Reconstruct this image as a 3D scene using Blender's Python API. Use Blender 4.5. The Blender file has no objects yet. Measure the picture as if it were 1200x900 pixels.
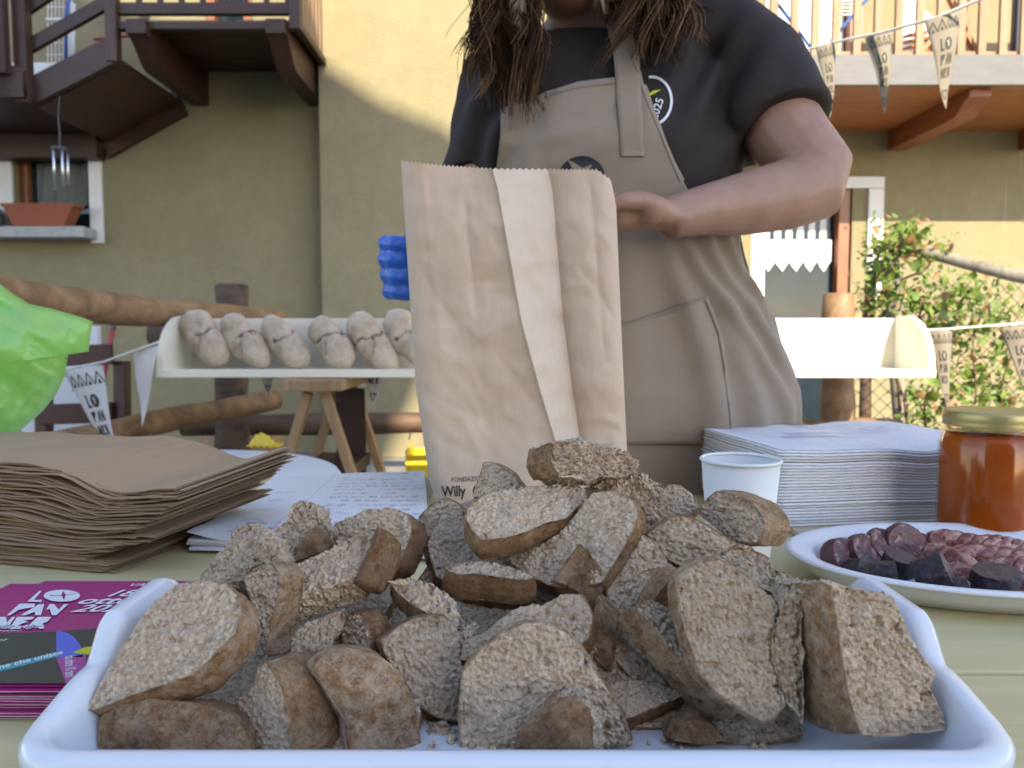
import bpy, bmesh, math, random
import numpy as np
from mathutils import Vector, Matrix
from mathutils.bvhtree import BVHTree
random.seed(7)
RNG = np.random.default_rng(7)
SC = bpy.context.scene
COL = SC.collection
R = math.radians

# ------------------------------------------------------------------ camera
CAMZ, PITCH, F = 0.98, R(3.8), 906.0
cd = bpy.data.cameras.new('camera')
cam = bpy.data.objects.new('camera', cd)
COL.objects.link(cam)
cam.location = (0, 0, CAMZ)
cam.rotation_euler = (R(90) - PITCH, 0, 0)
cd.sensor_width = 36.0
cd.sensor_fit = 'HORIZONTAL'
cd.lens = 36.0 * F / 1200.0
cd.clip_start = 0.02
cd.clip_end = 2000
cd.dof.use_dof = True
cd.dof.focus_distance = 0.56
cd.dof.aperture_fstop = 12.0
SC.camera = cam

# ------------------------------------------------------------------ sky and sun
SUN_EL, SUN_AZ = R(30), R(14)         # the sun stands behind the camera, a little to its right
SDIR = Vector((math.sin(SUN_AZ) * math.cos(SUN_EL), -math.cos(SUN_AZ) * math.cos(SUN_EL), math.sin(SUN_EL)))
w = bpy.data.worlds.new('World')
SC.world = w
w.use_nodes = True
nt = w.node_tree
nt.nodes.clear()
sky = nt.nodes.new('ShaderNodeTexSky')
sky.sky_type = 'NISHITA'
sky.sun_disc = False
sky.sun_elevation = SUN_EL
sky.sun_rotation = R(180) - SUN_AZ
sky.air_density = 1.0
sky.dust_density = 0.4
sky.ozone_density = 1.3
bg = nt.nodes.new('ShaderNodeBackground')
bg.inputs['Strength'].default_value = 0.15
wo = nt.nodes.new('ShaderNodeOutputWorld')
tint = nt.nodes.new('ShaderNodeMix'); tint.data_type = 'RGBA'; tint.blend_type = 'MULTIPLY'; tint.inputs[0].default_value = 1.0
tint.inputs[7].default_value = (1.08, .985, .965, 1)
nt.links.new(sky.outputs[0], tint.inputs[6])
nt.links.new(tint.outputs[2], bg.inputs[0])
nt.links.new(bg.outputs[0], wo.inputs[0])
sl = bpy.data.lights.new('sun', 'SUN')
sl.energy = 3.4
sl.angle = R(0.53)
sl.color = (1.0, 0.88, 0.68)
so = bpy.data.objects.new('sun', sl)
COL.objects.link(so)
so.rotation_euler = SDIR.to_track_quat('Z', 'Y').to_euler()
so.location = (5, -20, 12)

SC.view_settings.view_transform = 'Standard'
SC.view_settings.look = 'None'
SC.view_settings.gamma = 1.0
SC.view_settings.exposure = 2.0
SC.render.engine = 'CYCLES'
SC.cycles.max_bounces = 8
SC.cycles.transparent_max_bounces = 12
SC.cycles.use_denoising = True

# ------------------------------------------------------------------ helpers: geometry
_fw = Vector((0, math.cos(PITCH), -math.sin(PITCH)))
_up = Vector((0, math.sin(PITCH), math.cos(PITCH)))
CAM = Vector((0, 0, CAMZ))

def ray(px, py):
    return _fw + Vector((1, 0, 0)) * ((px - 600) / F) + _up * ((450 - py) / F)

def at(px, py, y):
    "world point that the photograph shows at px,py when it stands y metres away"
    d = ray(px, py)
    return CAM + d * (y / d.y)

def on(px, py, z):
    "world point on the level z"
    d = ray(px, py)
    return CAM + d * ((z - CAMZ) / d.z)

def hash3(ix, iy, iz, seed=0):
    h = (ix.astype(np.int64) * 374761393 + iy.astype(np.int64) * 668265263 + iz.astype(np.int64) * 2147483647 + seed * 974711) & 0xffffffff
    h = ((h ^ (h >> 13)) * 1274126177) & 0xffffffff
    h = ((h ^ (h >> 16)) * 2246822519) & 0xffffffff
    return ((h ^ (h >> 15)) & 0xffffff) / float(0xffffff)

def vnoise(p, seed=0):
    i = np.floor(p).astype(np.int64)
    f = p - i
    f = f * f * (3 - 2 * f)
    out = 0
    for dx in (0, 1):
        for dy in (0, 1):
            for dz in (0, 1):
                wgt = (f[:, 0] if dx else 1 - f[:, 0]) * (f[:, 1] if dy else 1 - f[:, 1]) * (f[:, 2] if dz else 1 - f[:, 2])
                out = out + wgt * hash3(i[:, 0] + dx, i[:, 1] + dy, i[:, 2] + dz, seed)
    return out * 2 - 1

def fbm(p, oct=4, seed=0):
    a, s, t = 1.0, 0, 0
    for k in range(oct):
        s = s + a * vnoise(p * (2 ** k) + 17.3 * k, seed + k)
        t += a
        a *= 0.5
    return s / t

def worley(p, seed=0):
    i = np.floor(p).astype(np.int64)
    best = np.full(len(p), 9.0)
    for dx in (-1, 0, 1):
        for dy in (-1, 0, 1):
            for dz in (-1, 0, 1):
                c = i + np.array([dx, dy, dz])
                q = np.stack([c[:, k] + hash3(c[:, 0], c[:, 1], c[:, 2], seed + 11 * (k + 1)) for k in range(3)], 1)
                best = np.minimum(best, ((q - p) ** 2).sum(1))
    return np.sqrt(best)

class MB:
    "collects vertices and faces of one mesh"
    def __init__(s):
        s.v, s.f, s.m = [], [], []
    def add(s, vs, fs, mi=0):
        o = len(s.v)
        s.v.extend([tuple(a) for a in vs])
        s.f.extend([tuple(i + o for i in q) for q in fs])
        s.m.extend([mi] * len(fs))
        return s
    def box(s, c, d, rot=None, bev=0.0, mi=0):
        "centre, full size, rotation matrix or euler; bev gives a small chamfer"
        hx, hy, hz = d[0] / 2, d[1] / 2, d[2] / 2
        M = rot if isinstance(rot, Matrix) else (Matrix.Identity(3) if rot is None else __import__('mathutils').Euler(rot).to_matrix())
        c = Vector(c)
        b = min(bev, hx * .9, hy * .9, hz * .9)
        if b <= 0:
            vs = [M @ Vector((x, y, z)) + c for x in (-hx, hx) for y in (-hy, hy) for z in (-hz, hz)]
            fs = [(0, 1, 3, 2), (4, 6, 7, 5), (0, 4, 5, 1), (2, 3, 7, 6), (0, 2, 6, 4), (1, 5, 7, 3)]
            return s.add(vs, fs, mi)
        bm = bmesh.new()
        bmesh.ops.create_cube(bm, size=1)
        for v in bm.verts:
            v.co = Vector((v.co.x * d[0], v.co.y * d[1], v.co.z * d[2]))
        bmesh.ops.bevel(bm, geom=bm.edges[:], offset=b, segments=2, affect='EDGES', profile=.6)
        bm.verts.index_update()
        vs = [M @ v.co + c for v in bm.verts]
        fs = [[v.index for v in f.verts] for f in bm.faces]
        bm.free()
        return s.add(vs, fs, mi)
    def beam(s, a, b, wd, ht, bev=0.0, mi=0, up=Vector((0, 0, 1))):
        "rectangular bar from a to b, wd across, ht along up"
        a, b = Vector(a), Vector(b)
        d = (b - a)
        x = d.normalized()
        y = up.cross(x).normalized()
        z = x.cross(y)
        M = Matrix((x, y, z)).transposed()
        return s.box((a + b) / 2, (d.length, wd, ht), M, bev, mi)
    def tube(s, pts, rad, n=10, cap=True, mi=0, flat=1.0, wob=0.0, seed=0):
        pts = [Vector(p) for p in pts]
        if not hasattr(rad, '__len__'):
            rad = [rad] * len(pts)
        rnd = random.Random(seed)
        prev = None
        vs = []
        for i, p in enumerate(pts):
            t = (pts[min(i + 1, len(pts) - 1)] - pts[max(i - 1, 0)]).normalized()
            if prev is None:
                a = Vector((0, 0, 1)) if abs(t.z) < .9 else Vector((1, 0, 0))
                u = t.cross(a).normalized()
            else:
                u = (prev - t * prev.dot(t)).normalized()
            prev = u
            v = t.cross(u)
            for k in range(n):
                an = 2 * math.pi * k / n
                r = rad[i] * (1 + (rnd.uniform(-wob, wob) if wob else 0))
                vs.append(p + u * (math.cos(an) * r) + v * (math.sin(an) * r * flat))
        fs = []
        for i in range(len(pts) - 1):
            for k in range(n):
                k2 = (k + 1) % n
                fs.append((i * n + k, i * n + k2, (i + 1) * n + k2, (i + 1) * n + k))
        if cap:
            fs.append(tuple(reversed(range(n))))
            fs.append(tuple((len(pts) - 1) * n + k for k in range(n)))
        return s.add(vs, fs, mi)
    def lathe(s, prof, c=(0, 0, 0), n=40, mi=0, sx=1, sy=1, closed=False):
        c = Vector(c)
        vs = [c + Vector((r * math.cos(2 * math.pi * k / n) * sx, r * math.sin(2 * math.pi * k / n) * sy, z)) for r, z in prof for k in range(n)]
        fs = []
        m = len(prof)
        for i in range(m if closed else m - 1):
            j = (i + 1) % m
            for k in range(n):
                k2 = (k + 1) % n
                fs.append((i * n + k, i * n + k2, j * n + k2, j * n + k))
        if not closed:
            if prof[0][0] > 1e-6: fs.append(tuple(reversed(range(n))))
            if prof[-1][0] > 1e-6: fs.append(tuple((m - 1) * n + k for k in range(n)))
        return s.add(vs, fs, mi)
    def grid(s, fn, nu, nv, mi=0, thick=None):
        "fn(u,v) over the unit square; thick closes it into a thin solid along fn's normal"
        P = [[Vector(fn(i / nu, j / nv)) for j in range(nv + 1)] for i in range(nu + 1)]
        vs = [p for r_ in P for p in r_]
        q = nv + 1
        fs = [(i * q + j, (i + 1) * q + j, (i + 1) * q + j + 1, i * q + j + 1) for i in range(nu) for j in range(nv)]
        if thick:
            N = []
            for i in range(nu + 1):
                for j in range(nv + 1):
                    a = P[min(i + 1, nu)][j] - P[max(i - 1, 0)][j]
                    b = P[i][min(j + 1, nv)] - P[i][max(j - 1, 0)]
                    N.append(a.cross(b).normalized())
            o = len(vs)
            vs = vs + [vs[k] - N[k] * thick for k in range(o)]
            fs = fs + [tuple(o + k for k in reversed(f)) for f in fs]
            ring = [i * q for i in range(nu + 1)] + [nu * q + j for j in range(1, nv + 1)] + [i * q + nv for i in range(nu - 1, -1, -1)] + [j for j in range(nv - 1, 0, -1)]
            for a, b in zip(ring, ring[1:] + ring[:1]):
                fs.append((b, a, a + o, b + o))
        return s.add(vs, fs, mi)
    def prism(s, poly, z0, z1, mi=0, fn=None):
        "2-D polygon extruded; fn maps (x,y,z) to the world"
        fn = fn or (lambda x, y, z: (x, y, z))
        n = len(poly)
        vs = [fn(x, y, z0) for x, y in poly] + [fn(x, y, z1) for x, y in poly]
        fs = [tuple(reversed(range(n))), tuple(range(n, 2 * n))] + [(k, (k + 1) % n, n + (k + 1) % n, n + k) for k in range(n)]
        return s.add(vs, fs, mi)

OFF = {}

def link(o, parent=None):
    COL.objects.link(o)
    if parent is not None:
        o.parent = parent
    return o

def tag(o, label=None, cat=None, group=None, kind=None):
    if label: o['label'] = label
    if cat: o['category'] = cat
    if group: o['group'] = group
    if kind: o['kind'] = kind
    return o

def thing(name, label, cat, loc=(0, 0, 0), group=None):
    o = bpy.data.objects.new(name, None)
    o.empty_display_size = .05
    o.location = loc
    link(o)
    OFF[o.name] = Vector(loc)
    return tag(o, label, cat, group)

def mesh_np(name, V, Fc):
    me = bpy.data.meshes.new(name)
    V = np.asarray(V, dtype=np.float32)
    me.from_pydata(V.tolist() if len(V) < 3000 else V, [], Fc)
    return me

def put(name, mb, mats, parent=None, smooth=False, base=None):
    "one mesh object from world-space geometry; its origin is the parent's, or its own base"
    V = np.array([tuple(v) for v in mb.v], dtype=np.float64)
    if parent is not None:
        o0 = OFF[parent.name]
    elif base is not None:
        o0 = Vector(base)
    else:
        o0 = Vector(((V[:, 0].min() + V[:, 0].max()) / 2, (V[:, 1].min() + V[:, 1].max()) / 2, V[:, 2].min()))
    V = V - np.array(o0)
    me = bpy.data.meshes.new(name)
    me.from_pydata([tuple(v) for v in V], [], mb.f)
    mats = mats if isinstance(mats, (list, tuple)) else [mats]
    for m in mats: me.materials.append(m)
    if len(mats) > 1: me.polygons.foreach_set('material_index', mb.m)
    if smooth: me.polygons.foreach_set('use_smooth', [True] * len(me.polygons))
    me.validate()
    me.update()
    o = bpy.data.objects.new(name, me)
    link(o, parent)
    if parent is None:
        o.location = o0
    OFF[o.name] = Vector(o0)
    return o

def auto_smooth(o, ang=40):
    "smooth faces with sharp edges where the angle is large"
    me = o.data
    bm = bmesh.new(); bm.from_mesh(me)
    for f in bm.faces: f.smooth = True
    for e in bm.edges:
        if len(e.link_faces) == 2 and e.calc_face_angle(0) > R(ang): e.smooth = False
    bm.to_mesh(me); bm.free()
    return o

def evaluated(o):
    dg = bpy.context.evaluated_depsgraph_get()
    return bpy.data.meshes.new_from_object(o.evaluated_get(dg))

def remeshed(mb, voxel, smooth_it=4, fac=.5):
    "unites the overlapping pieces of mb into one continuous surface"
    me = bpy.data.meshes.new('tmp')
    me.from_pydata([tuple(v) for v in mb.v], [], mb.f)
    o = bpy.data.objects.new('tmp', me); COL.objects.link(o)
    m = o.modifiers.new('r', 'REMESH'); m.mode = 'VOXEL'; m.voxel_size = voxel; m.use_smooth_shade = True
    s = o.modifiers.new('s', 'SMOOTH'); s.factor = fac; s.iterations = smooth_it
    bpy.context.view_layer.update()
    out = evaluated(o)
    bpy.data.objects.remove(o)
    bpy.data.meshes.remove(me)
    return out

def put_mesh(name, me, mat, parent=None, base=None):
    n = len(me.vertices)
    V = np.empty(n * 3); me.vertices.foreach_get('co', V); V = V.reshape(-1, 3)
    o0 = OFF[parent.name] if parent is not None else Vector(base)
    me.vertices.foreach_set('co', (V - np.array(o0)).ravel())
    me.materials.clear(); me.materials.append(mat)
    me.update(); me.name = name
    o = bpy.data.objects.new(name, me)
    link(o, parent)
    if parent is None: o.location = o0
    OFF[o.name] = Vector(o0)
    return o

def copy_tree(o, parent=None):
    c = o.copy(); COL.objects.link(c); c.parent = parent
    OFF[c.name] = OFF.get(o.name, Vector())
    for ch in o.children: copy_tree(ch, c)
    return c

_tc = {}
def text2d(s, size=1.0, bold=0.0, align='LEFT', shear=0.0, space=1.0):
    cu = bpy.data.curves.new('t', 'FONT')
    cu.body = s; cu.size = size; cu.align_x = align; cu.offset = bold; cu.shear = shear; cu.resolution_u = 3
    cu.space_character = space
    o = bpy.data.objects.new('t', cu); COL.objects.link(o)
    bpy.context.view_layer.update()
    me = evaluated(o)
    vs = [(v.co.x, v.co.y) for v in me.vertices]
    fs = [tuple(p.vertices) for p in me.polygons]
    bpy.data.objects.remove(o); bpy.data.curves.remove(cu); bpy.data.meshes.remove(me)
    return vs, fs

def ngon2(c, r, n=28, sx=1, sy=1):
    return [(c[0] + r * sx * math.cos(2 * math.pi * k / n), c[1] + r * sy * math.sin(2 * math.pi * k / n)) for k in range(n)]

class PR:
    "flat print: 2-D shapes laid on a surface through fn(u,v,lift)"
    def __init__(s, fn): s.fn, s.mb = fn, MB()
    def poly(s, pts, lift=.0006, mi=0):
        s.mb.add([s.fn(u, v, lift) for u, v in pts], [tuple(range(len(pts)))], mi); return s
    def strip(s, pts, wd, lift=.0006, mi=0):
        for a, b in zip(pts, pts[1:]):
            a, b = Vector(a), Vector(b)
            d = (b - a).normalized(); n = Vector((-d.y, d.x)) * wd / 2
            s.poly([a - n, b - n, b + n, a + n], lift, mi)
        return s
    def text(s, txt, u, v, size, bold=0.0, align='LEFT', lift=.0006, mi=0, rot=0.0, sx=1.0, shear=0.0, space=1.0):
        vs, fs = text2d(txt, size, bold, align, shear, space)
        c, sn = math.cos(rot), math.sin(rot)
        s.mb.add([s.fn(u + x * sx * c - y * sn, v + x * sx * sn + y * c, lift) for x, y in vs], fs, mi); return s

# ------------------------------------------------------------------ helpers: materials
class NT:
    def __init__(s, name):
        s.m = bpy.data.materials.new(name); s.m.use_nodes = True
        s.t = s.m.node_tree; s.t.nodes.clear()
        s.o = s.n('ShaderNodeOutputMaterial')
        s.b = s.n('ShaderNodeBsdfPrincipled')
        s.l(s.b.outputs[0], s.o.inputs[0])
        s.tc = s.n('ShaderNodeTexCoord')
    def n(s, t, **k):
        x = s.t.nodes.new(t)
        for a, b in k.items(): setattr(x, a, b)
        return x
    def l(s, a, b): s.t.links.new(a, b)
    def set(s, **k):
        for a, b in k.items():
            s.b.inputs[a.replace('_', ' ')].default_value = b
        return s
    def coord(s, scale=(1, 1, 1), src='Object'):
        mp = s.n('ShaderNodeMapping'); mp.inputs['Scale'].default_value = scale
        s.l(s.tc.outputs[src], mp.inputs[0]); return mp.outputs[0]
    def noise(s, scale, detail=4, rough=.55, co=None, dist=0.0):
        x = s.n('ShaderNodeTexNoise'); x.inputs['Scale'].default_value = scale; x.inputs['Detail'].default_value = detail
        x.inputs['Roughness'].default_value = rough; x.inputs['Distortion'].default_value = dist
        s.l(co or s.tc.outputs['Object'], x.inputs['Vector']); return x.outputs['Fac']
    def voro(s, scale, co=None, feature='F1', out='Distance'):
        x = s.n('ShaderNodeTexVoronoi', feature=feature); x.inputs['Scale'].default_value = scale
        s.l(co or s.tc.outputs['Object'], x.inputs['Vector']); return x.outputs[out]
    def ramp(s, fac, stops, interp='LINEAR'):
        x = s.n('ShaderNodeValToRGB'); e = x.color_ramp.elements; x.color_ramp.interpolation = interp
        while len(e) < len(stops): e.new(.5)
        for k, (p, c) in enumerate(stops):
            e[k].position = p; e[k].color = tuple(c) + (1,) if len(c) == 3 else c
        s.l(fac, x.inputs[0]); return x.outputs[0]
    def mix(s, fac, a, b, mode='MIX'):
        x = s.n('ShaderNodeMix', data_type='RGBA', blend_type=mode)
        for sock, val in ((x.inputs[0], fac), (x.inputs[6], a), (x.inputs[7], b)):
            if hasattr(val, 'is_output'): s.l(val, sock)
            else: sock.default_value = val if not isinstance(val, (tuple, list)) else (tuple(val) + (1,) if len(val) == 3 else tuple(val))
        return x.outputs[2]
    def math(s, op, a, b=0.0, clamp=False):
        x = s.n('ShaderNodeMath', operation=op, use_clamp=clamp)
        for sock, val in ((x.inputs[0], a), (x.inputs[1], b)):
            if hasattr(val, 'is_output'): s.l(val, sock)
            else: sock.default_value = val
        return x.outputs[0]
    def color(s, c):
        s.l(c, s.b.inputs['Base Color']); return s
    def rough(s, c):
        s.l(c, s.b.inputs['Roughness']); return s
    def bump(s, h, strength=.3, dist=.002):
        x = s.n('ShaderNodeBump'); x.inputs['Strength'].default_value = strength; x.inputs['Distance'].default_value = dist
        s.l(h, x.inputs['Height']); s.l(x.outputs[0], s.b.inputs['Normal']); return s
    def attr(s, name):
        x = s.n('ShaderNodeAttribute', attribute_name=name); return x.outputs['Fac']
    def rand(s):
        return s.n('ShaderNodeObjectInfo').outputs['Random']

def plain(name, col, rough=.6, var=.12, scale=8, bump=.0, bscale=60, bdist=.001, co=(1, 1, 1), **k):
    t = NT(name)
    col = [x * .8 for x in col]
    c = t.coord(co)
    n1 = t.noise(scale, 5, .6, c)
    t.color(t.ramp(n1, [(.25, [x * (1 - var) for x in col]), (.75, [min(1, x * (1 + var)) for x in col])]))
    t.set(Roughness=rough, **k)
    if bump: t.bump(t.noise(bscale, 5, .6, c), bump, bdist)
    return t.m

def wood(name, dark, light, axis='x', rough=.6, scale=1.0, bump=.25, gloss_noise=False):
    "grain that runs along one axis"
    dark, light = [x * .8 for x in dark], [x * .8 for x in light]
    t = NT(name)
    sc = {'x': (1.2, 14, 14), 'y': (14, 1.2, 14), 'z': (14, 14, 1.2)}[axis]
    c = t.coord(tuple(a * scale for a in sc))
    g = t.noise(2.2, 8, .62, c, .9)
    b = t.noise(.5, 3, .5, c)
    col = t.ramp(g, [(.28, dark), (.5, [(a + b_) / 2 for a, b_ in zip(dark, light)]), (.72, light)])
    col = t.mix(t.ramp(b, [(.3, (.0, .0, .0)), (.8, (.5, .5, .5))]), col, [x * .75 for x in dark])
    t.color(col).set(Roughness=rough)
    t.bump(g, bump, .002)
    return t.m
# ------------------------------------------------------------------ materials
def mk_plaster():
    t = NT('ochre_plaster')
    n1 = t.noise(.9, 6, .62)
    n2 = t.noise(9, 6, .65)
    c = t.ramp(n1, [(.25, (.215, .184, .100)), (.75, (.28, .242, .135))])
    c = t.mix(t.ramp(n2, [(.35, (0, 0, 0)), (.75, (.35, .35, .35))]), c, (.150, .128, .066))
    pt = t.noise(.45, 5, .7, None, .8)
    c = t.mix(t.ramp(pt, [(.52, (0, 0, 0)), (.62, (.5, .5, .5))]), c, (.215, .188, .115))
    sp = t.noise(55, 4, .7)
    c = t.mix(t.ramp(sp, [(.62, (0, 0, 0)), (.75, (.25, .25, .25))]), c, (.105, .09, .055))
    # old run-off streaks below the balcony
    st = t.noise(1.0, 3, .6, t.coord((9, 9, .35)))
    sep = t.n('ShaderNodeSeparateXYZ'); t.l(t.tc.outputs['Object'], sep.inputs[0])
    zz = t.ramp(t.math('MULTIPLY', sep.outputs[2], .25), [(.44, (0, 0, 0)), (.53, (1, 1, 1)), (.64, (1, 1, 1)), (.66, (0, 0, 0))])
    xx = t.ramp(t.math('MULTIPLY', sep.outputs[0], .1), [(.2, (0, 0, 0)), (.26, (1, 1, 1))])
    m = t.math('MULTIPLY', t.math('MULTIPLY', t.ramp(st, [(.60, (0, 0, 0)), (.68, (1, 1, 1))]), zz), xx)
    c = t.mix(t.math('MULTIPLY', m, .55), c, (.5, .47, .38))
    t.color(c).set(Roughness=.92)
    b = t.math('ADD', t.noise(70, 6, .7), t.math('MULTIPLY', t.noise(8, 4, .6), .7))
    t.bump(b, .8, .016)
    return t.m

M = {}
M['plaster'] = mk_plaster()
M['white_paint'] = plain('white_paint', (.78, .78, .76), .55, .05, 6, .15, 50)
M['stone_sill'] = plain('stone_sill', (.40, .41, .40), .8, .18, 20, .3, 90)
M['dark_wood'] = wood('dark_brown_wood', (.028, .012, .008), (.075, .031, .02), 'x', .5)
M['dark_wood_y'] = wood('dark_brown_wood_along', (.028, .010, .006), (.075, .028, .016), 'y', .5)
M['dark_wood_z'] = wood('dark_brown_wood_upright', (.034, .016, .012), (.09, .042, .03), 'z', .5)
M['orange_wood'] = wood('orange_varnished_wood', (.30, .09, .022), (.52, .20, .055), 'x', .45)
M['orange_wood_y'] = wood('orange_beam_wood', (.20, .055, .018), (.38, .12, .04), 'y', .45)
M['tan_wood'] = wood('tan_weathered_wood', (.22, .13, .07), (.42, .27, .16), 'z', .7)
M['grey_wood'] = wood('grey_weathered_wood', (.16, .14, .10), (.44, .40, .31), 'z', .85, 1.4, .5)
M['fascia'] = plain('grey_fascia', (.10, .098, .10), .6, .18, 5, .2, 40, co=(1, 1, 4))
M['jamb'] = wood('door_jamb_wood', (.18, .06, .02), (.36, .14, .05), 'z', .4)
M['trestle_wood'] = wood('trestle_wood', (.28, .16, .075), (.50, .31, .15), 'z', .6)
M['red_chair'] = wood('red_brown_chair_wood', (.055, .016, .012), (.10, .03, .022), 'z', .4)
M['terracotta'] = plain('terracotta', (.30, .085, .04), .75, .12, 10, .1, 60)
M['chrome'] = plain('pale_metal', (.78, .78, .76), .28, .04, 8, Metallic=.9)
M['dark_metal'] = plain('dark_metal', (.05, .05, .05), .4, .1, 8)
M['blue_paint'] = plain('blue_paint', (.03, .10, .35), .4, .1, 8)
M['red_paint'] = plain('red_paint', (.36, .035, .04), .4, .1, 8)
M['net_grey'] = plain('grey_net_curtain', (.16, .18, .17), .9, .2, 4, .2, 20)
M['curtain'] = plain('white_curtain', (.78, .80, .80), .9, .08, 6, .2, 30)
M['tile_roof'] = plain('roof_tiles', (.25, .12, .07), .8, .2, 4)
M['lace'] = plain('white_lace', (.85, .85, .83), .9, .04, 12)
M['cream_wood'] = plain('cream_painted_wood', (.88, .80, .62), .55, .07, 5, .12, 40, co=(.4, 3, 3))
M['yellow_plastic'] = plain('yellow_plastic', (.75, .52, .02), .45, .08, 9)
M['ground'] = plain('pale_gravel_ground', (.25, .235, .205), .95, .25, 3, .6, 25, .02)

def mk_log():
    t = NT('peeled_log')
    c = t.coord((2.0, 2.0, 2.0))
    n = t.noise(3.2, 6, .65, c, 1.6)
    k = t.voro(5.5, t.coord((1, 1, 1)))
    rings = t.math('SINE', t.math('MULTIPLY', n, 60.0))
    col = t.ramp(n, [(.25, (.085, .042, .016)), (.5, (.20, .11, .047)), (.75, (.32, .195, .092))])
    col = t.mix(t.ramp(rings, [(.5, (0, 0, 0)), (1.0, (.35, .35, .35))]), col, (.10, .05, .022))
    col = t.mix(t.ramp(k, [(.03, (.8, .8, .8)), (.12, (0, 0, 0))]), col, (.07, .035, .018))
    t.color(col).set(Roughness=.6)
    t.bump(t.math('ADD', n, t.math('MULTIPLY', rings, .05)), .5, .01)
    return t.m
M['log'] = mk_log()

def mk_dark_log():
    t = NT('dark_log')
    n = t.noise(5, 6, .65, t.coord((.6, 3, 3)))
    t.color(t.ramp(n, [(.3, (.032, .018, .010)), (.7, (.13, .075, .040))])).set(Roughness=.75)
    t.bump(n, .5, .01)
    return t.m
M['dark_log'] = mk_dark_log()

def mk_glass_window():
    t = NT('window_glass')
    n = t.noise(3, 4, .6)
    t.color(t.ramp(n, [(.3, (.008, .014, .02)), (.7, (.014, .026, .034))])).set(Roughness=.06)
    t.b.inputs['Specular IOR Level'].default_value = .3
    return t.m
M['window_glass'] = mk_glass_window()

def mk_clear(name, tint=(1, 1, 1), op=.12, rough=.08, bump=0):
    "thin clear plastic: mostly see-through with a glossy skin"
    t = NT(name)
    tr = t.n('ShaderNodeBsdfTransparent'); tr.inputs[0].default_value = tint + (1,)
    mx = t.n('ShaderNodeMixShader'); mx.inputs[0].default_value = op
    t.set(Roughness=rough).b.inputs['Base Color'].default_value = (.01, .01, .01, 1)
    t.b.inputs['Specular IOR Level'].default_value = 1.0
    if bump: t.bump(t.noise(45, 4, .6, t.coord((1, 1, 2.5)), 1.2), bump, .006)
    t.l(tr.outputs[0], mx.inputs[1]); t.l(t.b.outputs[0], mx.inputs[2]); t.l(mx.outputs[0], t.o.inputs[0])
    return t.m

def mk_crumpled(name, col, rough, scale, bump, var=.06, fibre=0, transl=0.0, spec=.5):
    t = NT(name)
    col = [x * .8 for x in col]
    n = t.noise(scale, 5, .6)
    v = t.voro(scale * .6, feature='F1')
    c = t.ramp(t.noise(scale * .8, 5, .6), [(.25, [x * (1 - var) for x in col]), (.75, [min(1, x * (1 + var)) for x in col])])
    if fibre:
        f = t.noise(1.0, 4, .7, t.coord((fibre, fibre, fibre * .12)))
        c = t.mix(t.ramp(f, [(.4, (0, 0, 0)), (.8, (.3, .3, .3))]), c, [x * .78 for x in col])
    t.color(c).set(Roughness=rough)
    t.b.inputs['Specular IOR Level'].default_value = spec
    t.bump(t.math('ADD', n, t.math('MULTIPLY', v, .5)), bump, .004)
    if transl:
        tl = t.n('ShaderNodeBsdfTranslucent'); t.l(c, tl.inputs[0])
        mx = t.n('ShaderNodeMixShader'); mx.inputs[0].default_value = transl
        t.l(t.b.outputs[0], mx.inputs[1]); t.l(tl.outputs[0], mx.inputs[2]); t.l(mx.outputs[0], t.o.inputs[0])
    return t.m

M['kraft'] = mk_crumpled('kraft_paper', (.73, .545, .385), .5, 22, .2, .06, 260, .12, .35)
M['kraft_lit'] = mk_crumpled('kraft_paper_lit_fold', (.80, .635, .48), .5, 22, .2, .06, 260, .1, .4)  # paler kraft copy: brightness of the lit fold strip put into the colour
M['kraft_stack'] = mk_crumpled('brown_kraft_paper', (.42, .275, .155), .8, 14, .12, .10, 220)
M['paper'] = mk_crumpled('white_paper', (.80, .80, .80), .8, 6, .05, .02)
M['ink'] = plain('black_ink', (.025, .022, .02), .8, .1, 30)
M['pen'] = plain('pen_ink', (.12, .13, .2), .8, .1, 30)
M['green_bag'] = mk_crumpled('green_plastic_film', (.62, 1.0, .36), .25, 9, .12, .10, 0, .55, .6)
M['flag_cloth'] = mk_crumpled('white_flag_fabric', (.72, .69, .66), .85, 10, .15, .05, 0, .2)
M['flag_shade'] = mk_crumpled('shaded_flag_fabric', (.27, .235, .175), .85, 10, .15, .08, 0, .2)  # darker copy of the flag cloth: shade on the right-hand pennants painted in
M['flag_print'] = plain('flag_print', (.04, .035, .03), .8, .1, 20)
M['ribbon'] = plain('white_ribbon', (.75, .73, .70), .8, .05, 30)
M['skin'] = None
def mk_skin():
    t = NT('skin')
    n = t.noise(28, 5, .6); n2 = t.noise(160, 4, .6)
    c = t.ramp(n, [(.3, (.265, .140, .088)), (.7, (.33, .185, .122))])
    c = t.mix(t.ramp(n2, [(.6, (0, 0, 0)), (.78, (.3, .3, .3))]), c, (.21, .092, .066))
    t.color(c).set(Roughness=.5)
    t.b.inputs['Subsurface Weight'].default_value = .12
    t.b.inputs['Subsurface Radius'].default_value = (.012, .004, .002)
    t.bump(t.math('ADD', t.noise(260, 4, .6), t.noise(60, 3, .5)), .12, .001)
    return t.m
M['skin'] = mk_skin()
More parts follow.
